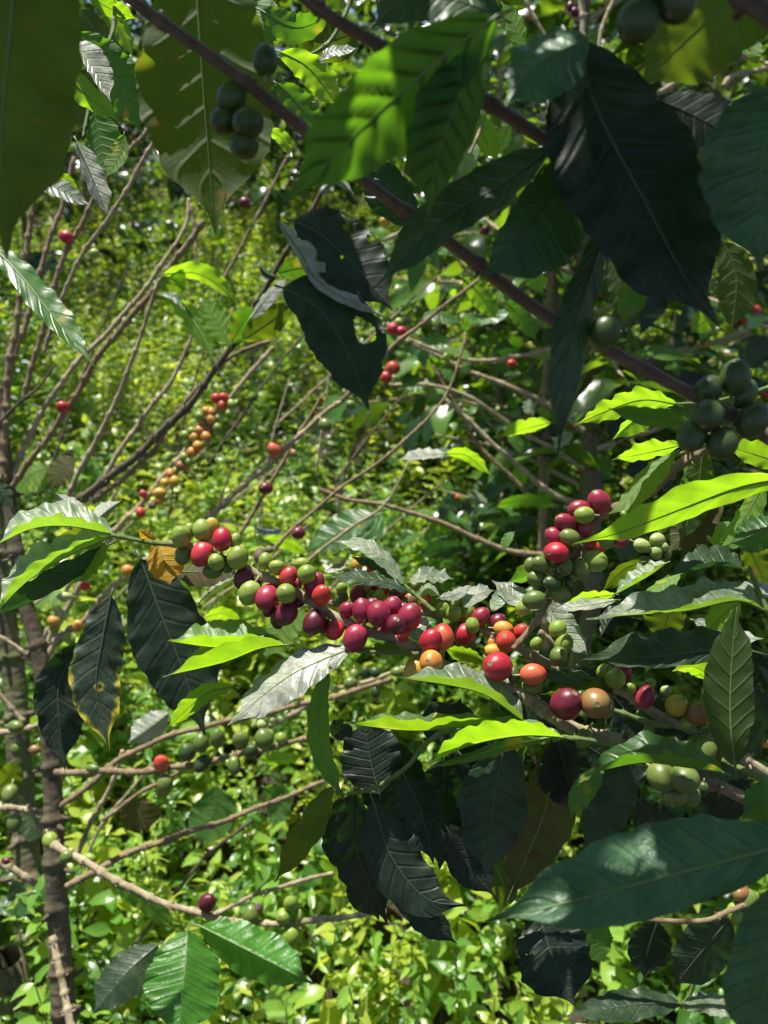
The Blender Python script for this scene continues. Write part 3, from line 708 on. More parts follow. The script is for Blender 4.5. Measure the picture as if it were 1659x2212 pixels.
# ---- 2. the branch just behind it
S_ = thing('coffee_branch', 'second coffee branch behind the main one, carrying cherries turning orange', 'branch', P(1500, 1600, .45))
branch(S_, dp([(700, 1300), (780, 1310), (860, 1322), (930, 1325), (1010, 1335), (1060, 1372), (1120, 1402), (1200, 1440), (1300, 1480), (1350, 1500), (1420, 1543), (1480, 1572), (1570, 1620), (1700, 1690)], .485, .425), (7, 12.5), 't', 'stem', 85, 'S', knob=1.35)
cher(S_, Z2, bz('S', .003), [
 (345, 155, 60, 50, 'o', {'z': 30}), (465, 180, 62, 38, 'r', {'z': 34}), (240, 200, 25, 22, 'g', {'z': 34}),
 (210, 365, 52, 48, 'g', {'z': -2}), (210, 440, 55, 55, 'v', {'z': 6}), (345, 415, 75, 65, 'k', {'z': -6}), (415, 355, 62, 46, 'n', {'z': 2}), (440, 450, 50, 42, 'v', {'z': 4}), (535, 430, 55, 45, 'g', {'z': -8}), (570, 370, 72, 50, 's', {'z': 8}),
 (680, 425, 60, 65, 'k', {'z': -2}), (800, 485, 80, 58, 'n', {'z': -6}), (935, 475, 55, 75, 's', {'z': 14}), (760, 400, 60, 50, 'k', {'z': 20}), (500, 340, 50, 50, 'k', {'z': 20}), (850, 330, 40, 60, 'v', {'z': 26}),
 (1195, 495, 55, 42, 'g', {'z': 12}), (1080, 550, 62, 68, 'g'), (1300, 565, 62, 65, 'g', {'z': 4}), (1180, 580, 65, 72, 'g', {'z': -12}), (1405, 615, 72, 87, 'c', {'r': -20}), (1338, 685, 57, 70, 'g', {'n': (1320, 635), 'z': -30}), (1270, 765, 88, 85, 'r', {'z': -10}),
 (1560, 660, 72, 72, 'k', {'z': 10}), (1055, 660, 48, 28, 'v', {'z': 6}), (1310, 870, 60, 50, 'v', {'z': 26}),
], 'S')
cher(S_, Z4, bz('S', .003), [
 (180, 55, 80, 62, 'o', {'z': -4}), (80, 170, 48, 42, 'o', {'z': 8}), (335, 85, 72, 65, 's', {'z': 2}), (203, 165, 82, 90, 's', {'n': (185, 112), 'z': -28}), (90, 250, 77, 60, 'y', {'z': 0}),
 (355, -125, 62, 60, 'g', {'z': 12}), (465, 185, 58, 48, 'g', {'z': -8}), (650, 60, 72, 72, 'g'), (705, 190, 72, 84, 'g', {'z': -10}), (660, 290, 70, 78, 'v', {'n': (672, 215), 'z': -26}),
 (1205, 440, 75, 88, 'c', {'z': 12}), (1058, 430, 70, 70, 'g', {'z': 2}), (1148, 488, 80, 85, 'g', {'n': (1160, 415), 'z': -14}), (1280, 570, 45, 55, 'g', {'z': -2}), (1405, 648, 100, 72, 'c', {'r': 12, 'z': -4}),
 (410, 330, 40, 30, 'g', {'z': 14}), (60, 350, 40, 30, 'v', {'z': 14}),
], 'S')
cher(S_, Z5, bz('S', .003), [(872, 608, 90, 90, 'y', {'z': -4}), (1060, 680, 95, 96, 'n', {'r': -20, 'z': -14}), (1110, 990, 112, 100, 'v', {'z': -24}), (1025, 935, 70, 70, 'v', {'z': -4}), (1260, 1030, 55, 75, 'v', {'z': -10}),
 (860, 900, 130, 80, 'e', {'z': 8}), (790, 790, 60, 40, 'e', {'z': 10}), (1140, 850, 80, 55, 'v', {'z': 8}), (1565, 835, 72, 92, 'v', {'z': 10}), (1640, 920, 50, 50, 'o', {'z': 14}), (560, 470, 60, 55, 'g', {'z': 18}), (640, 800, 55, 50, 'v', {'z': 6}), (960, 770, 60, 55, 'g', {'z': 10}), (1180, 960, 55, 60, 'g', {'z': -4}), (1330, 930, 50, 55, 'v', {'z': 12}), (780, 480, 45, 45, 'p', {'z': 26}), (640, 420, 40, 45, 'g', {'z': 26})], 'S')
branch(S_, dp([(1450, 1568), (1400, 1558), (1340, 1540), (1280, 1525), (1250, 1515)], .43, .43), (7, 4), 'g', 'green_shoot', 60)
branch(S_, dp([(940, 1320), (905, 1292), (870, 1262), (850, 1240)], .45, .465), (5, 3), 'g', 'green_shoot', 40)
branch(S_, dp([(1225, 1410), (1195, 1385), (1165, 1365)], .45, .45), (6, 5), 't', 'fruit_spur', 20)
lv(S_, [
 ([(872, 1262), (835, 1212), (785, 1180), (718, 1170)], (.455, .47), (14, -18), (22, 30), 'U', 't', {}),
 ([(868, 1255), (815, 1222), (752, 1200)], (.462, .47), (12, 10), (10, -10), 'D', 't', {}),
 ([(882, 1278), (840, 1258), (780, 1248), (702, 1245)], (.45, .45), (14, -18), (17, 28), 'D', 't', {'wave': .14}),
 ([(884, 1258), (925, 1246), (982, 1250)], (.46, .47), (20, 26), (12, -22), 'U', 't', {'wave': .14}),
 ([(905, 1288), (925, 1270), (952, 1290)], (.455, .45), (10, 12), (14, 10), 'U', 't', {}),
 ([(948, 1292), (985, 1285), (1024, 1260)], (.45, .47), (14, 22), (10, -10), 'W', 't', {}),
 ([(1000, 1310), (1030, 1285), (1068, 1275)], (.46, .48), (20, 24), (16, -8), 'W', 't', {}),
 ([(912, 1260), (935, 1268), (943, 1290)], (.47, .47), (14, 10), (14, -10), 'g', 'u', {}),
 ([(1062, 1318), (1080, 1290), (1075, 1262)], (.465, .48), (18, 20), (14, -8), 'U', 't', {}),
 ([(700, 1235), (740, 1215), (705, 1215)], (.48, .48), (12, 14), (12, -10), 'W', 't', {}),
 ([(880, 1372), (912, 1352), (940, 1345)], (.475, .48), (18, 18), (30, -10), 'W', 't', {}),
 ([(1172, 1310), (1120, 1295), (1062, 1252)], (.465, .48), (20, -20), (24, 28), 'W', 't', {}),
 ([(1178, 1288), (1205, 1340), (1240, 1385), (1277, 1422)], (.46, .455), (30, 24), (20, -20), 'W', 't', {}),
 ([(1332, 1296), (1270, 1308), (1192, 1316)], (.45, .44), (10, -14), (16, 34), 'W', 't', {}),
 ([(1330, 1284), (1280, 1290), (1222, 1302)], (.46, .46), (10, 14), (14, -26), 'Y', 'u', {}),
 ([(1440, 1216), (1400, 1245), (1322, 1288)], (.46, .45), (-10, -22), (30, 34), 'U', 't', {'wave': .14}),
 ([(1388, 1214), (1345, 1232), (1300, 1278)], (.47, .47), (20, 14), (14, -16), 'g', 'u', {}),
 ([(1110, 1150), (1095, 1165), (1085, 1190)], (.52, .52), (12, -10), (10, 10), 'G', 'u', {}),
])

# ---- 3. drooping branch with crimson cherries
T_ = thing('coffee_branch', 'drooping brown coffee branch with crimson cherries above a dense cluster of green ones', 'branch', P(1520, 960, .43))
branch(T_, dp([(1560, 930), (1470, 1005), (1410, 1055), (1360, 1085), (1300, 1115), (1270, 1160), (1248, 1195), (1222, 1230), (1200, 1250), (1183, 1295), (1160, 1340), (1125, 1385), (1108, 1402)], .435, .428), (13, 6), 'b', 'stem', 55, 'T', knob=1.4)
cher(T_, Z3, bz('T', .004), [
 (1300, 245, 47, 75, 'o', {'z': 8}), (1190, 540, 68, 65, 'c', {'z': 14}), (1060, 560, 75, 57, 'v', {'z': 10}), (975, 600, 92, 55, 's', {'z': 16}), (930, 410, 50, 45, 'c', {'z': 18}), (870, 440, 72, 66, 'c', {'z': 12}),
 (1008, 212, 103, 93, 'c', {'r': 12, 'z': 2}), (835, 275, 92, 75, 'c', {'z': 2}), (878, 325, 86, 70, 'g', {'z': -26}), (715, 395, 95, 78, 'c', {'r': 15, 'z': -4}), (625, 510, 83, 75, 'c', {'z': 0}), (752, 522, 73, 82, 'v', {'z': -30}), (637, 648, 105, 87, 'r', {'n': (560, 650), 'z': -26}),
 (980, 720, 92, 88, 'g', {'r': 20, 'z': -10}), (600, 728, 60, 50, 'v', {'z': 4}), (712, 770, 66, 77, 'v', {'n': (700, 808), 'z': -10}), (855, 785, 70, 92, 'v', {'z': -8}), (415, 758, 53, 66, 'v', {'z': 2}), (500, 750, 75, 68, 'v', {'r': 30, 'z': -12}),
 (475, 875, 83, 70, 'v', {'z': -4}), (597, 915, 72, 66, 'e', {'z': -22}), (665, 1008, 72, 86, 'v', {'z': -8}), (445, 1058, 97, 78, 'v', {'r': -10, 'z': -10}), (740, 905, 38, 50, 'e', {'z': 8}), (1222, 318, 30, 24, 'g', {'z': 4}),
 (550, 690, 45, 45, 'v', {'z': 14}), (780, 850, 50, 40, 'v', {'z': 10}), (510, 965, 35, 35, 'e', {'z': 8}),
], 'T')
lv(T_, [([(1180, 1205), (1140, 1240), (1095, 1258)], (.47, .48), (16, 20), (20, -12), 'G', 'u', {})])

# ---- 4. leafy branch entering from the right
RB = thing('coffee_branch', 'leafy coffee branch at the right edge with glowing lime green leaves', 'branch', P(1720, 1000, .42))
branch(RB, dp([(1760, 905), (1659, 930), (1560, 950), (1500, 968), (1455, 985)], .41, .42), (7, 4), 'g', 'stem', 70, 'RB')
branch(RB, dp([(1700, 820), (1620, 850), (1540, 868), (1455, 872)], .44, .43), (6, 3.5), 'g', 'stem', 70)
branch(RB, dp([(1750, 1480), (1690, 1380), (1655, 1315), (1635, 1270), (1618, 1222)], .42, .43), (7, 5), 'g', 'stem', 70)
lv(RB, [
 ([(1462, 874), (1390, 864), (1320, 884), (1238, 920)], (.43, .41), (22, 20), (28, -34), 'Y', 'u', {'wave': .12}),
 ([(1440, 884), (1380, 902), (1322, 950)], (.44, .43), (30, 14), (14, -24), 'Y', 'u', {}),
 ([(1472, 962), (1400, 978), (1322, 994)], (.42, .40), (14, 20), (24, -32), 'Y', 'u', {'wave': .12}),
 ([(1458, 978), (1400, 1030), (1350, 1085), (1312, 1112)], (.42, .405), (30, -26), (22, 24), 'Y', 'u', {'wave': .1}),
 ([(1720, 1030), (1600, 1052), (1450, 1108), (1340, 1150), (1236, 1176)], (.38, .37), (30, 18), (36, -46), 'Y', 'u', {'wave': .07, 'nw': 5}),
 ([(1720, 1010), (1640, 985), (1562, 960)], (.40, .41), (24, 18), (34, -30), 'Y', 'u', {}),
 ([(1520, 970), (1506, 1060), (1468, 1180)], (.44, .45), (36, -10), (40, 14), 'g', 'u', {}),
 ([(1560, 1080), (1500, 1130), (1440, 1196)], (.45, .455), (46, -20), (34, 20), 'B', 'u', {}),
 ([(1652, 1045), (1610, 1115), (1552, 1190)], (.43, .44), (28, -24), (24, 20), 'Y', 'u', {}),
 ([(1690, 1130), (1640, 1150), (1575, 1175)], (.42, .42), (40, 10), (34, 30), 'G', 't', {'wave': .14}),
 ([(1600, 1180), (1560, 1150), (1540, 1190)], (.45, .45), (30, -20), (26, 20), 'Y', 'u', {}),
 ([(1560, 1085), (1530, 1060), (1470, 1000)], (.45, .45), (26, -20), (20, 22), 'Y', 'u', {}),
 ([(1605, 1230), (1550, 1222), (1500, 1232), (1438, 1246)], (.43, .42), (-8, -14), (42, 46), 'D', 't', {}),
 ([(1650, 1318), (1590, 1298), (1480, 1320), (1370, 1328), (1266, 1336)], (.425, .405), (-9, -20), (58, 58), 'U', 't', {'wave': .09, 'nw': 6}),
 ([(1700, 1290), (1640, 1270), (1585, 1262)], (.44, .43), (18, -24), (14, 26), 'W', 't', {}),
 ([(1600, 1300), (1560, 1330), (1520, 1372)], (.45, .46), (36, -30), (26, 30), 'Y', 'u', {}),
 ([(1630, 1408), (1540, 1404), (1420, 1418), (1250, 1426)], (.42, .41), (26, -16), (56, 66), 'D', 't', {'wave': .08}),
 ([(1300, 1370), (1330, 1330), (1390, 1340)], (.47, .47), (24, 24), (24, 14), 'K', 't', {}),
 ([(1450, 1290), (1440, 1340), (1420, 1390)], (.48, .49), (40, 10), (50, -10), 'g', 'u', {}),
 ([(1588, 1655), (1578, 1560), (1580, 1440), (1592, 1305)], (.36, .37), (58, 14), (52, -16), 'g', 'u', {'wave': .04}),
 ([(1640, 1440), (1660, 1480), (1690, 1500)], (.44, .44), (20, 20), (20, 20), 'D', 't', {}),
 ([(1700, 1590), (1650, 1560), (1600, 1640)], (.40, .40), (34, 20), (30, -10), 'K', 't', {}),
 ([(1470, 1240), (1430, 1262), (1380, 1300)], (.47, .47), (20, -24), (14, 20), 'Y', 'u', {}),
 ([(1610, 1170), (1640, 1230), (1659, 1290)], (.47, .48), (40, -14), (34, 14), 'g', 'u', {}),
 ([(1500, 1340), (1560, 1370), (1650, 1380)], (.50, .50), (22, 30), (22, -20), 'W', 't', {}),
 ([(1560, 1480), (1500, 1440), (1450, 1450)], (.50, .50), (22, 30), (22, -20), 'Y', 'u', {}),
])
cher(RB, Z3, .50, [(1380, 590, 72, 56, 'p', {'r': 25}), (1510, 540, 66, 60, 'p', {'z': 4}), (1500, 645, 50, 56, 'p'), (1410, 735, 66, 55, 'v', {'z': 10}), (1515, 715, 50, 50, 'e', {'z': 12}), (1560, 600, 40, 40, 'p'), (1550, 440, 40, 40, 'g', {'z': 8}), (1590, 650, 40, 60, 'v', {'z': 10}), (970, 1000, 30, 22, 'y')])

# ---- 5. branch of dark hanging leaves, bottom centre
H_ = thing('coffee_branch', 'coffee branch with large blackish leaves hanging below the folded lime leaves', 'branch', P(1060, 1560, .44))
branch(H_, dp([(1100, 1560), (1010, 1570), (930, 1598), (880, 1655), (830, 1692), (770, 1712), (725, 1710)], .44, .45), (6, 4), 'g', 'stem', 60, 'H')
lv(H_, [
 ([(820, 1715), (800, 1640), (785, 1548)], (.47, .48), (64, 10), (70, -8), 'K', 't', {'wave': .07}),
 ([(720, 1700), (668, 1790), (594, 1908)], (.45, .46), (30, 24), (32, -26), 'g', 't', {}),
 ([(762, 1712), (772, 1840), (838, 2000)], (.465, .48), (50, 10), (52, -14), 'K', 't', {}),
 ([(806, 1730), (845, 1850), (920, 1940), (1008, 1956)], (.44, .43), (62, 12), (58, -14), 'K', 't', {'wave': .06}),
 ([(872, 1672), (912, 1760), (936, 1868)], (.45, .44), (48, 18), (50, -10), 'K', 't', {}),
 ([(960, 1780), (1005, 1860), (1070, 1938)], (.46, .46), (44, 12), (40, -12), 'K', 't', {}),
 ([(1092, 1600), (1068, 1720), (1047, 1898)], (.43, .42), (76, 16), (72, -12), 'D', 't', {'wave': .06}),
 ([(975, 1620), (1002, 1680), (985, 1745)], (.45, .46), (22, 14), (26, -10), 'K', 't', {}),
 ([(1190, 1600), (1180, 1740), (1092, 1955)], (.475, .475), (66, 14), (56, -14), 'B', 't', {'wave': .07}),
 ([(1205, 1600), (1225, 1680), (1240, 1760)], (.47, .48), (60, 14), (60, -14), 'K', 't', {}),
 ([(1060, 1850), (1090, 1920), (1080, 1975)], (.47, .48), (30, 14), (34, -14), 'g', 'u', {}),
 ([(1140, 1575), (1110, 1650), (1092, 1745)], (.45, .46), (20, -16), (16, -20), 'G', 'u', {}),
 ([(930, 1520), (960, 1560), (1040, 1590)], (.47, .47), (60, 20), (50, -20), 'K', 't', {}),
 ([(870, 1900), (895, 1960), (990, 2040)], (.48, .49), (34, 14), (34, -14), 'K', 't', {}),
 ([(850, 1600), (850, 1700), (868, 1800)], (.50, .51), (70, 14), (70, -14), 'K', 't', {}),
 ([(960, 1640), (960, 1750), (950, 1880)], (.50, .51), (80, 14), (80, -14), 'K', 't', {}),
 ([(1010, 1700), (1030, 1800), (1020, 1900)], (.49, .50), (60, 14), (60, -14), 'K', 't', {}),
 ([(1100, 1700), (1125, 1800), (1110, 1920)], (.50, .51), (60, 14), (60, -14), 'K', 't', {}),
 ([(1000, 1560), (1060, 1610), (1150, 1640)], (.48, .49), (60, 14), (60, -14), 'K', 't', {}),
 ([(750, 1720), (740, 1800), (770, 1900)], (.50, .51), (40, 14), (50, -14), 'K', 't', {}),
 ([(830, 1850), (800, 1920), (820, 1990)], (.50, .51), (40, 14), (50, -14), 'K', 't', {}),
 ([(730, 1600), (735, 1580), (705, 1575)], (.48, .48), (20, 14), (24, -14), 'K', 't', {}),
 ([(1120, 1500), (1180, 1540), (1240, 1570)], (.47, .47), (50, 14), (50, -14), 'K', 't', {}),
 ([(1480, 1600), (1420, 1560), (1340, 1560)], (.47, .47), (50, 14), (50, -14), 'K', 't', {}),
])

# ---- 6. lower right branch with the large blurred leaf
V_ = thing('coffee_branch', 'coffee branch at lower right with a big broad green leaf close to the lens', 'branch', P(1740, 1740, .36))
branch(V_, dp([(1760, 1740), (1690, 1700), (1630, 1672), (1560, 1640)], .36, .385), (9, 6), 'g', 'stem', 80)
lv(V_, [
 ([(1560, 1668), (1470, 1655), (1380, 1648), (1252, 1676)], (.385, .375), (-26, -40), (66, 66), 'G', 't', {'wave': .07, 'nw': 4}),
 ([(1735, 1815), (1600, 1852), (1450, 1890), (1280, 1935), (1048, 1994)], (.27, .27), (80, -34), (118, 76), 'H', 't', {'wave': .05, 'quilt': 3.0, 'nw': 4}),
 ([(1740, 1890), (1680, 2040), (1610, 2290)], (.26, .26), (96, 20), (96, -14), 'H', 't', {'wave': .05, 'quilt': 3.0}),
 ([(1700, 1690), (1640, 1740), (1600, 1770)], (.34, .34), (40, 10), (44, 10), 'G', 't', {}),
 ([(1300, 1655), (1262, 1700), (1230, 1768)], (.43, .43), (32, -20), (22, 16), 'G', 'u', {}),
 ([(1345, 1640), (1315, 1735), (1258, 1840)], (.44, .44), (56, 16), (50, -14), 'D', 't', {}),
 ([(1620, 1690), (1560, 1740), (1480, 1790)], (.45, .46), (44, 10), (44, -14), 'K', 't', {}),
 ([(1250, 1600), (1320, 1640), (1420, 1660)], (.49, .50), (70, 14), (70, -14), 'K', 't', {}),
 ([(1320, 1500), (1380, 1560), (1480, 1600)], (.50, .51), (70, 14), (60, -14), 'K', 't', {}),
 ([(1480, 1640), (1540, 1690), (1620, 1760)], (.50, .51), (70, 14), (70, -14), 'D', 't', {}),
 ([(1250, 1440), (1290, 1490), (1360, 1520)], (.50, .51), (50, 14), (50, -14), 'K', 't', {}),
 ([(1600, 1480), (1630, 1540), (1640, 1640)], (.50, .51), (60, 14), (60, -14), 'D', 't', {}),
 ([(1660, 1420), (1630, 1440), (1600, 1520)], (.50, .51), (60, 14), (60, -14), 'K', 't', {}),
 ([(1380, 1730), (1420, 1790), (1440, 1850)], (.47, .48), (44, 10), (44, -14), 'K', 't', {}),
])
# ---- 7. low shoot under the big leaf
W_ = thing('coffee_branch', 'low coffee shoot with glossy dark leaves just below the broad green leaf, bottom right', 'branch', P(1640, 1960, .6))
branch(W_, dp([(1700, 1950), (1640, 1945), (1580, 1965), (1520, 1990), (1400, 1985), (1240, 1975), (1150, 1975)], .6, .58), (6, 4), 'b', 'stem', 60, 'W')
branch(W_, dp([(1470, 2175), (1490, 2150), (1510, 2080), (1520, 1990)], .62, .6), (5, 3), 'g', 'shoot', 50)
lv(W_, [
 ([(1165, 1975), (1195, 2070), (1242, 2175)], (.52, .50), (84, 20), (78, -14), 'K', 't', {'wave': .08}),
 ([(1575, 1985), (1520, 2050), (1452, 2135)], (.6, .6), (62, 24), (58, -6), 'D', 't', {'wave': .08}),
 ([(1420, 1990), (1400, 2050), (1390, 2115)], (.62, .62), (50, 20), (44, -10), 'K', 't', {}),
 ([(1470, 2168), (1370, 2170), (1225, 2195)], (.6, .58), (38, -30), (34, 36), 'D', 't', {}),
 ([(1472, 2172), (1540, 2170), (1620, 2190)], (.6, .6), (26, 28), (24, -26), 'U', 't', {}),
 ([(1300, 1985), (1290, 2030), (1305, 2080)], (.63, .63), (34, 10), (40, -10), 'G', 'u', {}),
])
cher(W_, (0, 0, 1), .6, [(1615, 1950, 22, 26, 'v'), (1590, 1975, 18, 22, 'g'), (1600, 1930, 18, 16, 'n')])

# ---- 8. foreground twig crossing the whole picture
A_ = thing('coffee_branch', 'out of focus brown twig crossing from the upper left corner down to the right edge', 'branch', P(1720, 985, .30), None)
branch(A_, dp([(230, -60), (290, 0), (385, 72), (560, 205), (655, 278), (780, 380), (960, 520), (1140, 655), (1300, 742), (1500, 858), (1600, 915), (1760, 1005)], .275, .31), (13, 14.5), 'p', 'stem', 215, 'A', knob=1.3)
cher(A_, Z6, .30, [(1450, 440, 100, 120, 'e', {'z': 26}), (1375, 300, 120, 150, 'e', {'z': 6}), (1150, 400, 110, 108, 'e', {'z': 8}), (1145, 625, 130, 136, 'e', {'z': -20}), (1000, 805, 146, 120, 'e', {'z': 0}), (1260, 870, 126, 136, 'e', {'z': -16}), (1520, 670, 146, 132, 'e', {'z': -10})], 'A')
cher(A_, (0, 0, 1), .285, [(1305, 718, 33, 32, 'e', {'z': 12}), (573, 130, 25, 32, 'e', {'z': 2}), (500, 212, 30, 30, 'e', {'z': 4}), (483, 262, 28, 28, 'e', {'z': 14}), (535, 265, 31, 32, 'e', {'z': -12}), (527, 314, 29, 29, 'e', {'z': 6})], 'A')
lv(A_, [
 ([(34, -170), (24, 40), (4, 290), (14, 560)], (.235, .25), (165, 20), (160, -16), 'g', 'u', {'wave': .05}),
 ([(420, -110), (432, 80), (445, 260), (466, 508)], (.335, .345), (150, 20), (140, -20), 'g', 'u', {'wave': .04}),
 ([(1500, 925), (1440, 905), (1390, 898), (1308, 880)], (.34, .33), (20, 16), (22, -22), 'G', 'u', {'wave': .06}),
 ([(1315, 470), (1262, 640), (1225, 780), (1203, 985)], (.285, .28), (36, 20), (38, -30), 'D', 't', {'wave': .06}),
 ([(1440, 600), (1385, 580), (1340, 705)], (.33, .33), (42, -30), (26, 16), 'G', 'u', {}),
])
# ---- 9. second foreground twig with the rippled and the purple leaves
B_ = thing('coffee_branch', 'out of focus twig at top centre carrying rippled leaves and one large purplish dark leaf', 'branch', P(640, -40, .27))
branch(B_, dp([(600, -60), (680, 8), (800, 90), (940, 165), (1062, 225), (1150, 280), (1260, 345), (1380, 400)], .27, .29), (13, 15), 'p', 'stem', 210, 'Bb')
lv(B_, [
 ([(1072, 36), (960, 120), (830, 235), (720, 340), (610, 440)], (.235, .225), (92, 50), (105, -45), 'R', 'u', {'wave': .05, 'quilt': 3.6}),
 ([(1050, 100), (1000, 190), (950, 320), (925, 470)], (.24, .23), (60, 20), (82, -40), 'R', 'u', {'wave': .05, 'quilt': 3.6}),
 ([(1085, 38), (980, 0), (880, 5), (790, 70)], (.25, .25), (50, -20), (60, 40), 'D', 't', {'wave': .06}),
 ([(1268, 82), (1210, 110), (1150, 150), (1090, 230)], (.25, .24), (85, 20), (56, 60), 'H', 't', {'wave': .1, 'quilt': 2.6}),
 ([(1250, 85), (1230, 150), (1215, 250)], (.25, .255), (40, 20), (70, 10), 'D', 't', {'wave': .1, 'quilt': 2.0}),
 ([(1232, 90), (1300, 260), (1390, 430), (1480, 600), (1556, 705)], (.265, .26), (160, 18), (150, -12), 'K', 't', {'wave': .05, 'quilt': 2.0}),
 ([(1420, 215), (1500, 250), (1640, 330)], (.28, .28), (60, 30), (60, -10), 'K', 't', {}),
 ([(1700, 185), (1655, 300), (1640, 420), (1642, 590)], (.24, .24), (110, 10), (128, 30), 'H', 't', {'wave': .06, 'quilt': 2.4}),
 ([(1190, 325), (1080, 400), (950, 480), (805, 625)], (.27, .26), (46, -20), (58, 40), 'D', 't', {'wave': .05}),
 ([(1240, 330), (1180, 440), (1110, 530), (1036, 600)], (.28, .275), (112, 10), (56, -14), 'D', 't', {'wave': .04}),
 ([(1560, 520), (1590, 600), (1580, 720)], (.31, .31), (44, 14), (44, -14), 'g', 'u', {}),
 ([(900, 480), (840, 420), (800, 330)], (.33, .33), (50, 14), (50, -14), 'D', 't', {}),
])
# ---- 10. top right
C_ = thing('coffee_branch', 'blurred upper right corner branch with two pale green cherries and a yellow spotted leaf', 'branch', P(1700, 20, .2))
branch(C_, dp([(1500, -80), (1590, -20), (1700, 50)], .21, .2), (20, 22), 'p', 'stem', 300, 'C')
cher(C_, (0, 0, 1), .21, [(1377, 48, 42, 42, 'e'), (1462, 10, 38, 38, 'e'), (1420, -30, 40, 40, 'e')], 'C')
lv(C_, [([(1700, -90), (1580, 0), (1480, 90), (1372, 196)], (.26, .27), (110, 30), (110, -20), 'g', 'u', {'wave': .05})])

# ---- 11. leaves seen between the foreground ones, upper left
D_ = thing('coffee_branch', 'sunlit leafy twig between the two big hanging leaves at upper left', 'branch', P(200, -20, .5))
branch(D_, dp([(250, -30), (245, 60), (228, 110), (200, 200), (180, 300)], .52, .5), (5, 4), 'g', 'stem', 60)
lv(D_, [
 ([(150, 88), (190, 130), (240, 222)], (.46, .45), (34, 44), (14, -14), 'W', 't', {'wave': .05}),
 ([(116, 115), (170, 190), (264, 268)], (.47, .46), (28, -26), (24, 22), 'Y', 'u', {}),
 ([(165, 70), (240, 160), (306, 294)], (.50, .50), (54, -26), (44, 22), 'G', 'u', {}),
 ([(205, 245), (220, 320), (226, 400)], (.5, .5), (50, -24), (36, 20), 'G', 'u', {'wave': .05}),
 ([(268, 290), (262, 330), (228, 385)], (.49, .49), (16, -14), (26, 14), 'Y', 'u', {}),
 ([(165, 303), (195, 370), (236, 472)], (.46, .45), (28, 34), (20, 22), 'W', 't', {'wave': .07}),
 ([(60, 380), (130, 410), (200, 448)], (.48, .48), (24, 24), (16, -16), 'D', 't', {}),
 ([(110, 370), (140, 385), (172, 412)], (.49, .49), (10, -10), (10, 10), 'Y', 'u', {}),
 ([(190, -10), (240, 20), (298, 42)], (.52, .52), (22, -24), (18, 20), 'Y', 'u', {}),
 ([(215, 10), (255, 60), (288, 125)], (.53, .53), (24, -24), (16, 20), 'Y', 'u', {}),
 ([(175, 20), (215, 80), (285, 190)], (.55, .55), (34, -14), (30, 20), 'g', 'u', {}),
 ([(170, 150), (210, 260), (215, 330)], (.55, .55), (50, -14), (50, 20), 'g', 'u', {}),
])
E_ = thing('coffee_branch', 'twig of backlit leaves at top left of centre, just right of the largest hanging leaf', 'branch', P(760, -40, .5))
branch(E_, dp([(770, -40), (742, 40), (700, 100), (620, 130), (560, 110)], .52, .5), (5, 4), 'g', 'stem', 60)
lv(E_, [
 ([(560, 20), (640, 60), (722, 30)], (.5, .48), (34, -26), (34, 22), 'G', 'u', {}),
 ([(606, 112), (670, 150), (738, 238)], (.47, .46), (34, -30), (34, 26), 'Y', 'u', {}),
 ([(598, 180), (640, 220), (692, 290)], (.49, .49), (34, -14), (34, 14), 'G', 'u', {}),
 ([(690, 130), (720, 110), (775, 105)], (.4, .4), (12, 14), (12, -10), 'D', 't', {}),
 ([(575, 280), (610, 300), (628, 340)], (.5, .5), (16, -14), (14, 14), 'Y', 'u', {}),
 ([(640, 60), (700, 90), (790, 60)], (.55, .55), (50, -14), (50, 14), 'g', 'u', {}),
 ([(590, 0), (560, 60), (600, 90)], (.55, .55), (40, -14), (40, 14), 'G', 'u', {}),
])
G_ = thing('coffee_branch', 'small sunlit twig with a white glinting leaf left of the large purplish leaf', 'branch', P(1010, 250, .7))
branch(G_, dp([(1050, 245), (1025, 310), (985, 400), (940, 450)], .7, .68), (4, 3), 't', 'stem', 40)
lv(G_, [
 ([(950, 318), (995, 345), (1046, 380)], (.66, .65), (22, 30), (30, -30), 'Y', 't', {'wave': .1}),
 ([(1012, 235), (1040, 290), (1078, 352)], (.7, .7), (30, -20), (24, 20), 'Y', 'u', {}),
 ([(1100, 270), (1080, 310), (1040, 335)], (.72, .72), (18, -20), (24, 20), 'Y', 'u', {}),
 ([(940, 290), (960, 320), (1000, 330)], (.68, .68), (12, 20), (10, 10), 'W', 't', {}),
 ([(930, 400), (960, 430), (990, 420)], (.7, .7), (12, 20), (10, 10), 'W', 't', {}),
 ([(1130, 110), (1110, 50), (1080, 0)], (.5, .5), (22, -20), (22, 20), 'Y', 'u', {}),
 ([(1640, 90), (1630, 120), (1640, 140)], (.6, .6), (16, -16), (16, 16), 'Y', 'u', {}),
])

# ---- 12. LEFT SHRUB with bare leaning branches
LT = thing('coffee_shrub', 'bare-stemmed coffee shrub whose brown trunk stands at the left edge', 'shrub', Vector((P(150, 2230, .95).x, P(150, 2230, .95).y, gz(0, .6))))
tb = LT.location
branch(LT, dp([(-5, 840), (8, 960), (25, 1120), (52, 1290), (82, 1400), (102, 1540), (113, 1700), (118, 1850), (128, 2030), (142, 2240)], 1.0, .93), (12, 25), 'd', 'trunk', 110, 'LT', down=[(tb.x, tb.y, tb.z + .3), (tb.x, tb.y, tb.z - .05)], knob=1.2, sides=14)
def lb(pts, d0, d1, r, mat, node=55, key=None, par=None):
    p = par or LT
    return branch(p, dp(pts, d0, d1), (r[0] * .9, r[1] * .85), mat, 'branch', node * .8, key, knob=1.5)
b1 = lb([(6, 1060), (10, 940), (20, 780), (38, 690), (72, 430), (84, 300)], .98, 1.0, (9, 6), 'b')
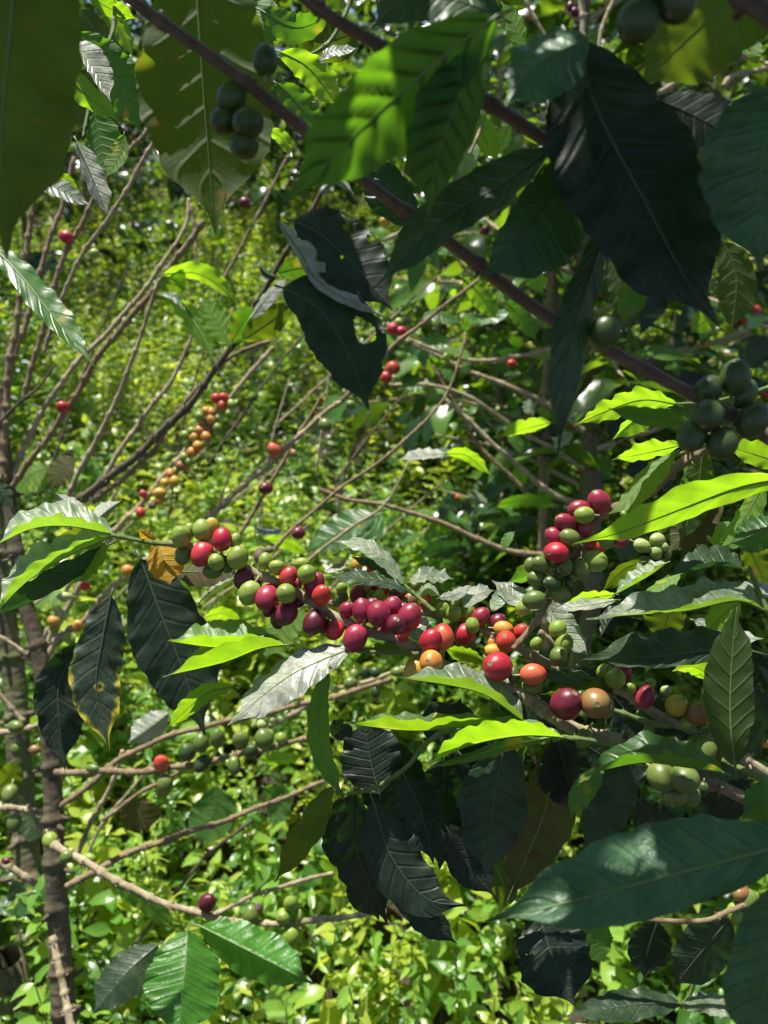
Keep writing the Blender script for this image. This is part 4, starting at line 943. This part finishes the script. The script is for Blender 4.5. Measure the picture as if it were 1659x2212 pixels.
b2 = lb([(16, 880), (22, 800), (58, 690), (100, 540), (136, 440), (160, 340)], 1.02, 1.05, (7, 5), 'b')
b3 = lb([(18, 1060), (55, 960), (100, 875), (160, 790), (215, 735), (300, 640), (395, 500), (408, 430)], .99, 1.05, (7, 4.5), 't')
b4 = lb([(26, 1050), (145, 885), (190, 807), (235, 740), (325, 635), (440, 478)], .97, .95, (7, 7.5), 'b', key='b4')
b5 = lb([(95, 760), (135, 640), (190, 530), (240, 465), (330, 310), (350, 270)], .95, .9, (5, 5), 't')
b6 = lb([(50, 860), (85, 737), (125, 590), (165, 505), (235, 375), (305, 300), (345, 240)], .96, .95, (6, 5.5), 'b', key='b6')
b7 = lb([(145, 1075), (185, 992), (235, 900), (272, 812), (300, 737), (328, 650), (345, 600)], .95, .92, (6, 4.5), 't', key='b7')
b8 = lb([(225, 1032), (270, 957), (320, 887), (370, 822), (410, 737), (430, 660)], 1.1, 1.1, (6, 4), 't')
b9 = lb([(118, 1112), (165, 1080), (240, 1030), (345, 937), (420, 860), (500, 745), (585, 602), (622, 540), (700, 408), (712, 380)], .9, .78, (10, 5.5), 'd', 66, 'b9')
b10 = lb([(200, 1085), (320, 985), (400, 870), (500, 770), (585, 738)], .98, .98, (6, 5), 'b', 40)
b11 = lb([(100, 1400), (130, 1340), (170, 1270), (235, 1165), (265, 1130), (320, 1070), (390, 985), (440, 910), (490, 865), (590, 748)], 1.25, 1.25, (8, 5), 't', 60, 'b11')
b12 = lb([(380, 1180), (455, 1112), (540, 1037), (615, 972), (685, 905), (740, 867)], 1.0, 1.0, (7, 6), 't', 55, 'b12')
b12b = lb([(738, 868), (850, 748), (930, 685), (1035, 603)], 1.0, 1.0, (6, 4), 'b', 60)
b13 = lb([(515, 1160), (600, 1017), (650, 930), (695, 857)], 1.1, 1.1, (5, 4), 'b', 55, 'b13')
b14 = lb([(590, 1187), (645, 1132), (740, 1052), (830, 990), (880, 945), (960, 860), (1000, 750), (1004, 720)], .9, .95, (4.5, 3), 'b', 60, 'b14')
b15 = lb([(665, 1212), (740, 1152), (830, 1090), (885, 995)], 1.0, 1.0, (4, 2.5), 't', 45)
b16 = lb([(478, 615), (525, 525), (590, 400), (622, 335)], 1.3, 1.3, (4, 3), 'b', 50)
b17 = lb([(425, 592), (422, 520), (413, 440)], 1.4, 1.4, (3.5, 3), 't', 40)
b18 = lb([(84, 1460), (130, 1375), (190, 1332), (240, 1270), (330, 1200), (352, 1180)], 1.05, 1.05, (8, 6), 't', 55, 'b18')
b19 = lb([(-20, 935), (30, 880), (80, 840), (118, 788)], .9, .9, (4, 2.5), 'd', 50)
b20 = lb([(52, 1420), (100, 1370), (150, 1260), (205, 1170), (250, 1060)], 1.3, 1.3, (6, 4), 't', 60)
x1 = lb([(120, 1668), (200, 1667), (320, 1665), (425, 1650), (530, 1627), (690, 1590)], .92, .80, (8, 6), 'b', 60, 'x1')
x2 = lb([(128, 1745), (200, 1690), (280, 1627), (410, 1577), (565, 1542), (740, 1500), (850, 1466)], .95, .95, (7, 6), 'b', 60, 'x2')
x3 = lb([(143, 1918), (230, 1867), (320, 1827), (500, 1767), (700, 1688)], .9, .95, (8, 5), 'b', 60)
x4 = lb([(108, 1815), (130, 1832), (200, 1872), (310, 1932), (425, 1972), (525, 1992), (640, 1993), (835, 1968)], .86, .74, (9, 6), 't', 55, 'x4')
x5 = lb([(455, 1978), (575, 1925), (720, 1885)], .85, .85, (5, 4.5), 't', 60)
x7 = lb([(112, 2020), (135, 2125), (155, 2230), (170, 2330)], .86, .8, (8, 10), 't', 45)
x8 = lb([(165, 1850), (200, 1770), (245, 1685), (265, 1620)], 1.0, 1.0, (6, 5), 't', 60)
x9 = lb([(222, 1772), (300, 1715), (385, 1668)], .98, .98, (5, 4), 'b', 50)
x10 = lb([(295, 2035), (370, 1940), (450, 1845), (545, 1772)], 1.1, 1.1, (4.5, 4), 'd', 60)
x12 = lb([(580, 1570), (640, 1540), (700, 1500), (830, 1460), (880, 1440)], 1.0, 1.0, (6, 5), 't', 50)
x13 = lb([(180, 1870), (215, 1790), (270, 1720), (330, 1650)], 1.2, 1.2, (4, 3), 't', 60)
RT = random.Random(9)
for i in range(16):
    x0 = RT.uniform(20, 760); y0 = RT.uniform(900, 1500); a_ = RT.uniform(-1.45, -.55); L_ = RT.uniform(260, 560); bw = RT.uniform(-40, 40); d_ = RT.uniform(1.15, 1.7)
    dx, dy = math.cos(a_) * L_, math.sin(a_) * L_
    branch(LT, dp([(x0, y0), (x0 + dx * .5 + bw * .5, y0 + dy * .5), (x0 + dx, y0 + dy)], d_), (2.6, 1.8), RT.choice('tbd'), 'twig', 34, knob=1.5)
cher(b6, (0, 0, 1), .95, [(143, 512, 13, 14, 'r')], 'b6'); cher(b3, (0, 0, 1), 1.0, [(203, 548, 10, 10, 'g')])
cher(b4, (0, 0, 1), .95, [(135, 879, 12, 12, 'r')], 'b4'); cher(b16, (0, 0, 1), 1.3, [(528, 438, 11, 11, 'k')])
cher(b12, Q3, bz('b12', .01), [(1183, 469, 29, 26, 's'), (1268, 483, 15, 17, 'n'), (1405, 362, 28, 26, 'v')], 'b12'); cher(b12b, Q1, .99, [(1515, 275 + 1474, 20, 20, 'v')])
cher(b13, Q3, 1.08, [(1147, 635, 30, 27, 'k', {'n': (1135, 630)})], 'b13'); cher(b14, Q3, .89, [(1288, 828, 28, 27, 'k', {'n': (1270, 825)}), (1160, 902, 18, 16, 'x')], 'b14')
cher(b11, Q3, bz('b11', .01), [(935, 247, 19, 19, 's'), (968, 245, 19, 17, 's'), (958, 278, 20, 19, 's'), (1000, 272, 19, 17, 'g'), (988, 315, 16, 16, 'g'), (892, 303, 17, 16, 'o'), (915, 308, 18, 17, 'o'), (915, 338, 20, 19, 'o'), (862, 325, 17, 17, 'g'), (938, 375, 18, 18, 'g'),
 (905, 370, 16, 28, 'x', {'z': 6}), (828, 388, 16, 15, 'g'), (865, 385, 18, 16, 'o'), (800, 407, 18, 18, 'g'), (838, 415, 18, 18, 'o'), (888, 412, 21, 19, 'o'), (888, 440, 16, 16, 'g'), (855, 452, 18, 18, 'o', {'z': -6}), (828, 480, 20, 19, 'o'), (797, 500, 16, 16, 'g'), (815, 520, 15, 15, 'g'), (780, 540, 19, 17, 'n'),
 (735, 570, 19, 16, 'o'), (750, 602, 22, 20, 'y'), (690, 655, 25, 18, 'o'), (688, 688, 20, 15, 'o'), (620, 660, 15, 14, 's'), (607, 740, 18, 18, 's'), (585, 757, 15, 14, 'g'), (658, 710, 13, 15, 'x'), (705, 420, 12, 14, 'o'), (950, 300, 15, 15, 'g', {'z': 5}), (875, 350, 16, 15, 'o', {'z': 6}), (900, 425, 15, 14, 'y', {'z': 5}), (815, 450, 15, 14, 'g', {'z': 5}), (760, 560, 15, 14, 'g', {'z': 5}), (800, 540, 15, 14, 'o', {'z': 5}), (710, 610, 15, 14, 'y', {'z': 5})], 'b11', grow=1.15)
cher(b18, Q3, 1.04, [(550, 990, 24, 24, 'o'), (367, 1057, 20, 20, 's'), (230, 1210, 24, 22, 'o'), (272, 1183, 20, 22, 'p'), (235, 1247, 18, 16, 'g'), (335, 1230, 26, 20, 'o'), (278, 1103, 30, 18, 'p'), (300, 1285, 22, 26, 'g')], 'b18')
cher(x1, Q5, bz('x1', .01), [(697, 350, 39, 32, 's'), (808, 300, 36, 37, 'e'), (868, 260, 32, 40, 'v'), (940, 240, 30, 43, 'v', {'z': 2}), (1040, 245, 34, 36, 'v', {'r': 30}), (1140, 243, 40, 38, 'v', {'r': -30}), (1085, 295, 32, 30, 'e'), (873, 350, 30, 36, 'e'), (1012, 358, 38, 27, 'v'), (713, 440, 32, 42, 'v'), (1215, 240, 24, 24, 'g', {'z': 10}), (1165, 225, 22, 20, 'g', {'z': 16})], 'x1')
cher(x12, Q5, .99, [(1135, 180, 25, 20, 'p'), (1180, 160, 20, 18, 'p'), (1150, 130, 25, 18, 'p'), (1215, 160, 20, 18, 'p'), (1485, 57, 28, 22, 'p'), (1515, 10, 25, 16, 'v'), (1300, 70, 16, 22, 'y'), (1620, 40, 20, 24, 'v'), (1180, 130, 20, 16, 'g')])
cher(x12, Z2, .97, [(315, 1115, 40, 52, 'v'), (285, 1185, 55, 55, 'v', {'z': -8}), (410, 1090, 46, 50, 'e'), (495, 1090, 46, 46, 'e'), (500, 1262, 38, 50, 'e'), (235, 1290, 55, 46, 'g'), (690, 1087, 56, 42, 'v')])
cher(x4, Q5, bz('x4', .005), [(895, 950, 36, 41, 'k'), (1085, 1002, 38, 34, 'v'), (1118, 975, 18, 26, 'x', {'z': 8}), (1225, 1010, 33, 33, 'g', {'n': (1215, 1000)}), (1255, 955, 30, 35, 'g', {'z': 6}), (1290, 1008, 28, 16, 'g', {'z': 10}), (1255, 1095, 37, 40, 'g'), (217, 682, 31, 32, 'g'), (288, 752, 26, 26, 'v'), (383, 757, 32, 20, 'g', {'z': 20}), (400, 370, 30, 18, 'v', {'z': 20})], 'x4')
lv(b9, [
 # the two leaves eaten by insects
 ([(636, 478), (700, 512), (780, 590), (850, 672)], (.74, .72), (80, 26), (58, -10), 'K', 't', {'wave': .05, 'holes': [(.34, -.66, .12), (.27, -.92, .10), (.50, -.88, .10), (.66, -1.02, .15), (.45, .1, .05)]}),
 ([(600, 478), (645, 540), (700, 618), (845, 690)], (.715, .70), (26, 44), (14, -6), 'W', 't', {'wave': .12, 'pet': 1}),  # pale strip standing in for the sunlit part of the upper leaf
 ([(612, 622), (690, 668), (750, 760), (797, 888)], (.71, .70), (92, 20), (66, -4), 'K', 't', {'wave': .04, 'holes': [(.53, -.58, .22), (.74, -1.08, .20)]}),
 ([(540, 690), (580, 640), (624, 596)], (.78, .76), (12, 20), (16, -14), 'W', 't', {}),
 ([(498, 748), (465, 690), (434, 640)], (.8, .8), (30, -24), (34, 26), 'Y', 'u', {}),
 ([(500, 740), (530, 690), (560, 662)], (.8, .8), (30, -14), (30, 26), 'G', 'u', {}),
 ([(600, 590), (655, 580), (705, 605)], (.78, .79), (26, -14), (26, 14), 'G', 'u', {}),
 ([(525, 735), (590, 690), (640, 650)], (.79, .8), (32, -14), (30, 14), 'g', 'u', {}),
 ([(690, 420), (725, 385), (765, 420)], (.76, .76), (10, 14), (12, 8), 'W', 't', {}),
 ([(560, 575), (575, 590), (600, 600)], (.79, .79), (6, 8), (8, 4), 'D', 't', {}),
])
lv(b7, [
 ([(352, 592), (420, 590), (470, 615), (515, 656)], (.92, .88), (22, -28), (16, 18), 'Y', 'u', {'wave': .06}),
 ([(348, 600), (365, 610), (405, 625)], (.93, .92), (40, -28), (30, 18), 'Y', 'u', {'wave': .05}),
 ([(350, 638), (400, 670), (432, 715), (464, 780)], (.92, .88), (20, -22), (22, 18), 'Y', 'u', {}),
 ([(350, 632), (390, 650), (420, 690)], (.91, .9), (10, 14), (10, -10), 'D', 't', {}),
])
lv(LT, [
 ([(-30, 520), (40, 590), (120, 690), (210, 800)], (.55, .52), (34, 30), (26, -24), 'G', 't', {'wave': .07}),
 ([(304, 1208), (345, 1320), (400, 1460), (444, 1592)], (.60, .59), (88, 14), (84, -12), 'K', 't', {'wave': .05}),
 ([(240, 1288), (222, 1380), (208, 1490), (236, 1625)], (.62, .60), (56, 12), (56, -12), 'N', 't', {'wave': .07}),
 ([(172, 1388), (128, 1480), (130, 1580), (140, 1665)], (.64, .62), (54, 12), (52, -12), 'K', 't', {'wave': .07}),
 ([(-30, 1030), (0, 1060), (30, 1100)], (.6, .6), (20, 20), (30, -10), 'D', 't', {}),
 ([(560, 1165), (615, 1172), (673, 1198)], (1.0, .97), (12, -18), (16, 18), 'Y', 'u', {}),
 ([(612, 1146), (580, 1150), (548, 1140)], (1.0, 1.0), (12, -8), (12, 18), 'W', 't', {}),
 ([(820, 1110), (750, 1140), (655, 1195)], (1.2, 1.2), (34, -18), (34, 24), 'G', 't', {}),
 ([(828, 1160), (790, 1130), (760, 1110)], (1.25, 1.25), (40, -18), (34, 24), 'G', 't', {}),
 ([(440, 1335), (480, 1325), (526, 1345)], (.9, .9), (14, -18), (14, 18), 'Y', 'u', {}),
 ([(963, 980), (915, 985), (860, 992)], (.9, .9), (8, -14), (16, 26), 'W', 't', {}),
 ([(962, 980), (1010, 985), (1062, 1028)], (.9, .9), (16, -22), (12, 12), 'Y', 'u', {}),
 ([(1192, 912), (1140, 925), (1074, 946)], (.8, .8), (10, 14), (20, -26), 'Y', 'u', {}),
 ([(406, 2012), (398, 2110), (384, 2250)], (.72, .66), (82, 30), (84, 10), 'V', 't', {'wave': .06, 'quilt': 2.4}),
 ([(432, 2000), (540, 2055), (682, 2128)], (.72, .68), (52, 60), (50, 30), 'V', 't', {'wave': .06, 'quilt': 2.4}),
 ([(342, 2040), (275, 2100), (198, 2192)], (.74, .70), (48, -10), (46, 30), 'D', 't', {'wave': .05, 'quilt': 1.6}),
 ([(296, 1722), (300, 1755), (320, 1800)], (.98, .98), (50, -14), (44, 14), 'B', 'u', {}),
 ([(470, 1700), (460, 1760), (400, 1808)], (1.0, 1.0), (50, -8), (50, 10), 'G', 'u', {}),
 ([(240, 1900), (310, 1940), (382, 2012)], (.9, .88), (26, -24), (26, 20), 'G', 'u', {}),
 ([(365, 1540), (320, 1575), (275, 1605)], (.9, .9), (26, 14), (30, 20), 'W', 't', {}),
 ([(570, 1700), (600, 1730), (590, 1790)], (1.0, 1.0), (30, -14), (26, 14), 'G', 'u', {}),
 ([(560, 1640), (600, 1640), (660, 1632)], (1.0, 1.0), (14, -14), (14, 14), 'Y', 'u', {}),
 ([(100, 1010), (60, 1030), (30, 1080)], (1.1, 1.1), (30, -14), (30, 14), 'Y', 'u', {}),
 ([(160, 990), (130, 1020), (110, 1060)], (1.1, 1.1), (26, -14), (30, 14), 'B', 'u', {}),
 ([(690, 1850), (720, 1870), (780, 1930)], (1.1, 1.1), (26, -24), (20, 14), 'Y', 'u', {}),
 ([(720, 1490), (690, 1460), (640, 1440)], (.9, .9), (26, -24), (20, 14), 'Y', 'u', {}),
])
L0 = thing('coffee_shrub', 'mossy trunk of a coffee shrub standing behind the brown trunk at the left edge', 'shrub', Vector((P(70, 2300, 1.25).x, P(70, 2300, 1.25).y, gz(0, .9))))
tb = L0.location
branch(L0, dp([(-20, 1040), (-8, 1190), (14, 1350), (34, 1500), (46, 1700), (58, 1850), (66, 2000), (72, 2230)], 1.35, 1.25), (20, 30), 'm', 'trunk', 120, down=[(tb.x, tb.y, tb.z + .3), (tb.x, tb.y, tb.z - .05)], knob=1.2, sides=14)
for p_, r_ in (([(-60, 1850), (0, 1865), (78, 1908)], (9, 8)), ([(-50, 1738), (0, 1745), (98, 1752)], (8, 7)), ([(-50, 1600), (0, 1585), (82, 1568)], (8, 6)), ([(-30, 1480), (0, 1502), (52, 1562)], (6, 6)), ([(60, 1740), (90, 1790), (120, 1760)], (5, 4)), ([(-10, 1370), (40, 1400), (80, 1450)], (5, 4))):
    bq = lb(p_, .96, .97, r_, 't', 45, par=L0)
cher(bq, Q5, .95, [(42, 480, 31, 36, 'v'), (62, 607, 28, 38, 'v'), (72, 290, 23, 30, 'v'), (68, 190, 35, 25, 'v'), (150, 290, 22, 20, 'n'), (25, 770, 20, 14, 'k')])
lv(L0, [([(60, 1750), (72, 1790), (95, 1810)], (1.0, 1.0), (26, -14), (30, 14), 'U', 't', {}), ([(-20, 1700), (10, 1690), (40, 1640)], (1.1, 1.1), (26, -14), (30, 14), 'g', 'u', {}), ([(150, 1300), (110, 1290), (60, 1310)], (1.3, 1.3), (20, -14), (20, 14), 'Y', 'u', {}),
 ([(-20, 1960), (40, 1950), (130, 1890)], (1.2, 1.2), (26, 24), (30, -14), 'G', 't', {}), ([(30, 1900), (60, 1990), (110, 2000)], (1.2, 1.2), (26, -14), (30, 14), 'D', 't', {})])

# ---- 13. arching bare twigs, right of centre
MT = thing('coffee_shrub', 'mossy slim coffee trunk right of the centre with long arching bare twigs', 'shrub', Vector((P(1275, 1060, 1.5).x, P(1275, 1060, 1.5).y, gz(.5, 1.4))))
tb = MT.location
branch(MT, dp([(1250, 380), (1262, 500), (1266, 640), (1270, 780), (1274, 930), (1278, 1100), (1282, 1300)], 1.5, 1.5), (14, 19), 'm', 'trunk', 90, down=[(tb.x, tb.y, tb.z + .3), (tb.x, tb.y, tb.z - .05)], knob=1.2, sides=12)
rt = branch(MT, dp([(1190, 560), (1180, 800), (1173, 960), (1172, 1180), (1180, 1400)], 1.6, 1.6), (7, 10), 'b', 'stem', 80)
def mb(pts, d, r, mat, node=50): return branch(MT, dp(pts, d, d), r, mat, 'branch', node)
m1 = mb([(835, 700), (905, 742), (980, 770), (1070, 778), (1180, 756), (1262, 720)], 1.4, (4, 5), 't')
m2 = mb([(880, 735), (920, 757), (1005, 797), (1090, 832), (1165, 862), (1262, 930)], 1.4, (3.5, 6), 't')
m3 = mb([(840, 830), (920, 832), (1005, 852), (1080, 902), (1175, 960), (1262, 1010)], 1.45, (3.5, 5), 't')
m4 = mb([(960, 860), (1000, 897), (1070, 962), (1155, 1037), (1220, 1080), (1270, 1090)], 1.35, (4, 6), 't')
m5 = mb([(935, 790), (950, 817), (1000, 900), (1030, 957), (1110, 1037), (1172, 1100)], 1.45, (3, 5), 'b')
m6 = mb([(690, 1058), (760, 1080), (829, 1092), (905, 1112), (1030, 1162), (1100, 1192), (1172, 1196)], 1.1, (4, 6), 'b')
m7 = mb([(1290, 970), (1350, 945), (1420, 925), (1480, 900)], 1.4, (6, 5), 't', 30)
m8 = mb([(1290, 880), (1360, 800), (1450, 760), (1560, 740), (1680, 700)], 1.4, (6, 4), 't', 40)
m9 = mb([(940, 500), (990, 560), (1060, 640), (1150, 700)], 1.6, (4, 4), 't', 50)
m10 = mb([(830, 520), (880, 490), (905, 450)], 1.5, (4, 4), 't', 30)
m11 = mb([(1255, -40), (1258, 60), (1255, 120)], 1.2, (7, 7), 't', 40)
m12 = mb([(1130, -10), (1160, 50), (1185, 90)], 1.2, (4, 4), 't', 40)
m13 = mb([(1330, -10), (1300, 60), (1290, 140)], 1.2, (4, 4), 't', 40)
m14 = mb([(1659, 700), (1600, 720), (1520, 745), (1440, 780)], 1.6, (5, 4), 't', 40)
m15 = mb([(1420, 200), (1480, 170), (1540, 150), (1620, 120)], 1.3, (6, 5), 't', 40)
m16 = mb([(1640, 560), (1600, 570), (1560, 600)], 1.3, (5, 4), 't', 40)
m17 = mb([(1560, 190), (1590, 160), (1659, 150)], 1.3, (6, 5), 't', 40)
Q = (0, 0, 1)
cher(m1, Q, 1.38, [(849, 710, 12, 12, 'r'), (867, 716, 12, 11, 'r'), (849, 795, 14, 14, 's'), (834, 815, 12, 12, 's'), (862, 696, 9, 9, 'g'), (880, 740, 9, 9, 'v'), (965, 772, 9, 9, 'g'), (985, 768, 11, 10, 'v'), (1005, 800, 11, 9, 'g'), (1105, 785, 9, 8, 's')])
cher(m8, Q, 1.38, [(1400, 755, 9, 9, 'g'), (1440, 745, 9, 8, 'v'), (1470, 765, 9, 9, 'g'), (1490, 735, 9, 8, 'y'), (1520, 740, 10, 9, 'y'), (1500, 700, 10, 10, 'o'), (1480, 650, 9, 9, 'g'), (1610, 690, 10, 10, 's'), (1632, 670, 11, 10, 's'), (1590, 700, 9, 9, 'k'), (1465, 645, 10, 9, 'y'), (1656, 852, 8, 8, 'r')])
cher(m9, Q, 1.58, [(1147, 574, 9, 9, 'r'), (1110, 590, 9, 9, 'g'), (1120, 578, 8, 8, 'v'), (1290, 520, 12, 12, 'g'), (1247, 550, 9, 9, 's'), (1040, 540, 8, 8, 'g'), (1048, 497, 9, 9, 'k')])
cher(m10, Q, 1.48, [(832, 478, 11, 11, 'y')]); cher(m11, Q, 1.2, [(1232, 15, 8, 10, 'k'), (1242, 26, 9, 9, 'k')])
lv(MT, [
 ([(1000, 600), (1040, 640), (1075, 700)], (1.3, 1.3), (24, -14), (26, 14), 'Y', 'u', {}), ([(1100, 560), (1140, 580), (1175, 640)], (1.3, 1.3), (24, -14), (20, 14), 'Y', 'u', {}),
 ([(1010, 680), (1040, 690), (1110, 670)], (1.3, 1.3), (14, 24), (14, -14), 'G', 't', {}), ([(1090, 650), (1130, 690), (1160, 740)], (1.3, 1.3), (24, -14), (20, 14), 'G', 'u', {}),
 ([(910, 690), (940, 680), (1000, 700)], (1.4, 1.4), (14, 24), (14, -14), 'G', 't', {}), ([(1200, 1090), (1130, 1080), (1060, 1100)], (1.2, 1.2), (14, 24), (14, -14), 'G', 't', {}),
 ([(1160, 1120), (1120, 1135), (1060, 1130)], (1.2, 1.2), (22, 10), (22, -14), 'D', 't', {}), ([(1320, 560), (1340, 620), (1350, 700)], (1.2, 1.2), (24, 4), (26, -4), 'g', 'u', {}),
 ([(1000, 1180), (960, 1185), (900, 1200)], (1.1, 1.1), (18, 10), (18, -14), 'D', 't', {}), ([(1440, 780), (1400, 800), (1330, 810)], (1.3, 1.3), (24, 10), (24, -14), 'D', 't', {}),
 ([(1470, 800), (1500, 830), (1560, 840)], (1.3, 1.3), (24, 10), (24, -14), 'K', 't', {}), ([(1659, 730), (1630, 760), (1600, 800)], (1.3, 1.3), (34, 10), (34, -14), 'D', 't', {}),
 ([(1350, 1020), (1400, 1010), (1460, 1060)], (1.3, 1.3), (34, 10), (34, -14), 'K', 't', {}), ([(1380, 860), (1350, 900), (1330, 960)], (1.3, 1.3), (34, 10), (34, -14), 'K', 't', {}),
 ([(1400, 1120), (1360, 1160), (1340, 1220)], (1.0, 1.0), (34, 10), (34, -14), 'D', 't', {}), ([(1560, 700), (1530, 690), (1490, 720)], (1.3, 1.3), (24, 10), (24, -14), 'Y', 'u', {}),
])
RF = random.Random(5)
for i in range(46):
    x_ = RF.uniform(880, 1250); y_ = RF.uniform(600, 1150); a_ = RF.uniform(0, 6.28); l_ = RF.uniform(38, 80); d_ = RF.uniform(1.3, 1.75)
    dx, dy = math.cos(a_) * l_, abs(math.sin(a_)) * l_ * .6
    up = RF.random() < .5; m_ = RF.choice('YYGGUDD')
    lv(MT, [([(x_, y_), (x_ + dx * .5, y_ + dy * .35), (x_ + dx, y_ + dy)], d_, (RF.uniform(8, 16), 18 if not up else -18), (RF.uniform(8, 16), -18 if not up else 18), m_, 'u' if m_ == 'Y' else 't', {'pet': 10})])
# ---- 14. unseen leafy branches added above the frame to shade the leaves below
def overhead(label, x0, y0, z0, x1, y1, z1, n, seed, llen=.11):
    RN = random.Random(seed); base = Vector((x0, y0, z0)); t = thing('coffee_branch', label, 'branch', base)
    end = Vector((x1, y1, z1)); mid = base.lerp(end, .5) + Vector((0, 0, .02))
    o, S = w_tube(t, [base, mid, end], .005, .0025, 'b', 'stem', 8, .3)
    me = None
    for i in range(n):
        f = (i + .5) / n; k = min(24, int(f * 25)); p = Vector(S[k]); T = Vector(S[k + 1] - S[k]).normalized(); sd = T.cross(Vector((0, 0, 1))).normalized()
        for s in (-1, 1):
            d_ = (T * RN.uniform(.1, .8) + sd * s * 1.0 + Vector((0, 0, RN.uniform(-.2, .25)))).normalized(); l = llen * RN.uniform(.8, 1.2)
            a = leafcloud('leaf', np.array([[0., 0, 0]]), np.array([list(d_)]), np.array([[RN.uniform(-.3, .3), RN.uniform(-.3, .3), 1]]), np.array([l]), np.array([l * .23]), np.array([RN.random() * .6]), BGM, 10, .22, .15)
            q = addobj('leaf', a, t); q.location = p - base
    return t
overhead('unseen coffee branch added above the frame to shade the upper left leaves', -.45, .22, 1.72, .05, .36, 1.76, 13, 1)
overhead('unseen coffee branch added above the frame to shade the middle leaves', -.15, .10, 1.74, .34, .33, 1.74, 13, 2)
overhead('unseen coffee branch added above the frame to shade the upper right leaves', .45, .15, 1.72, .02, .30, 1.80, 13, 3)
overhead('unseen coffee branch added nearest the viewer to shade the closest leaves', -.35, .05, 1.80, .30, .18, 1.82, 9, 4)
overhead('unseen coffee branch added above the frame to shade the two eaten leaves', -.30, .76, 1.80, .06, .84, 1.82, 9, 5, .12)
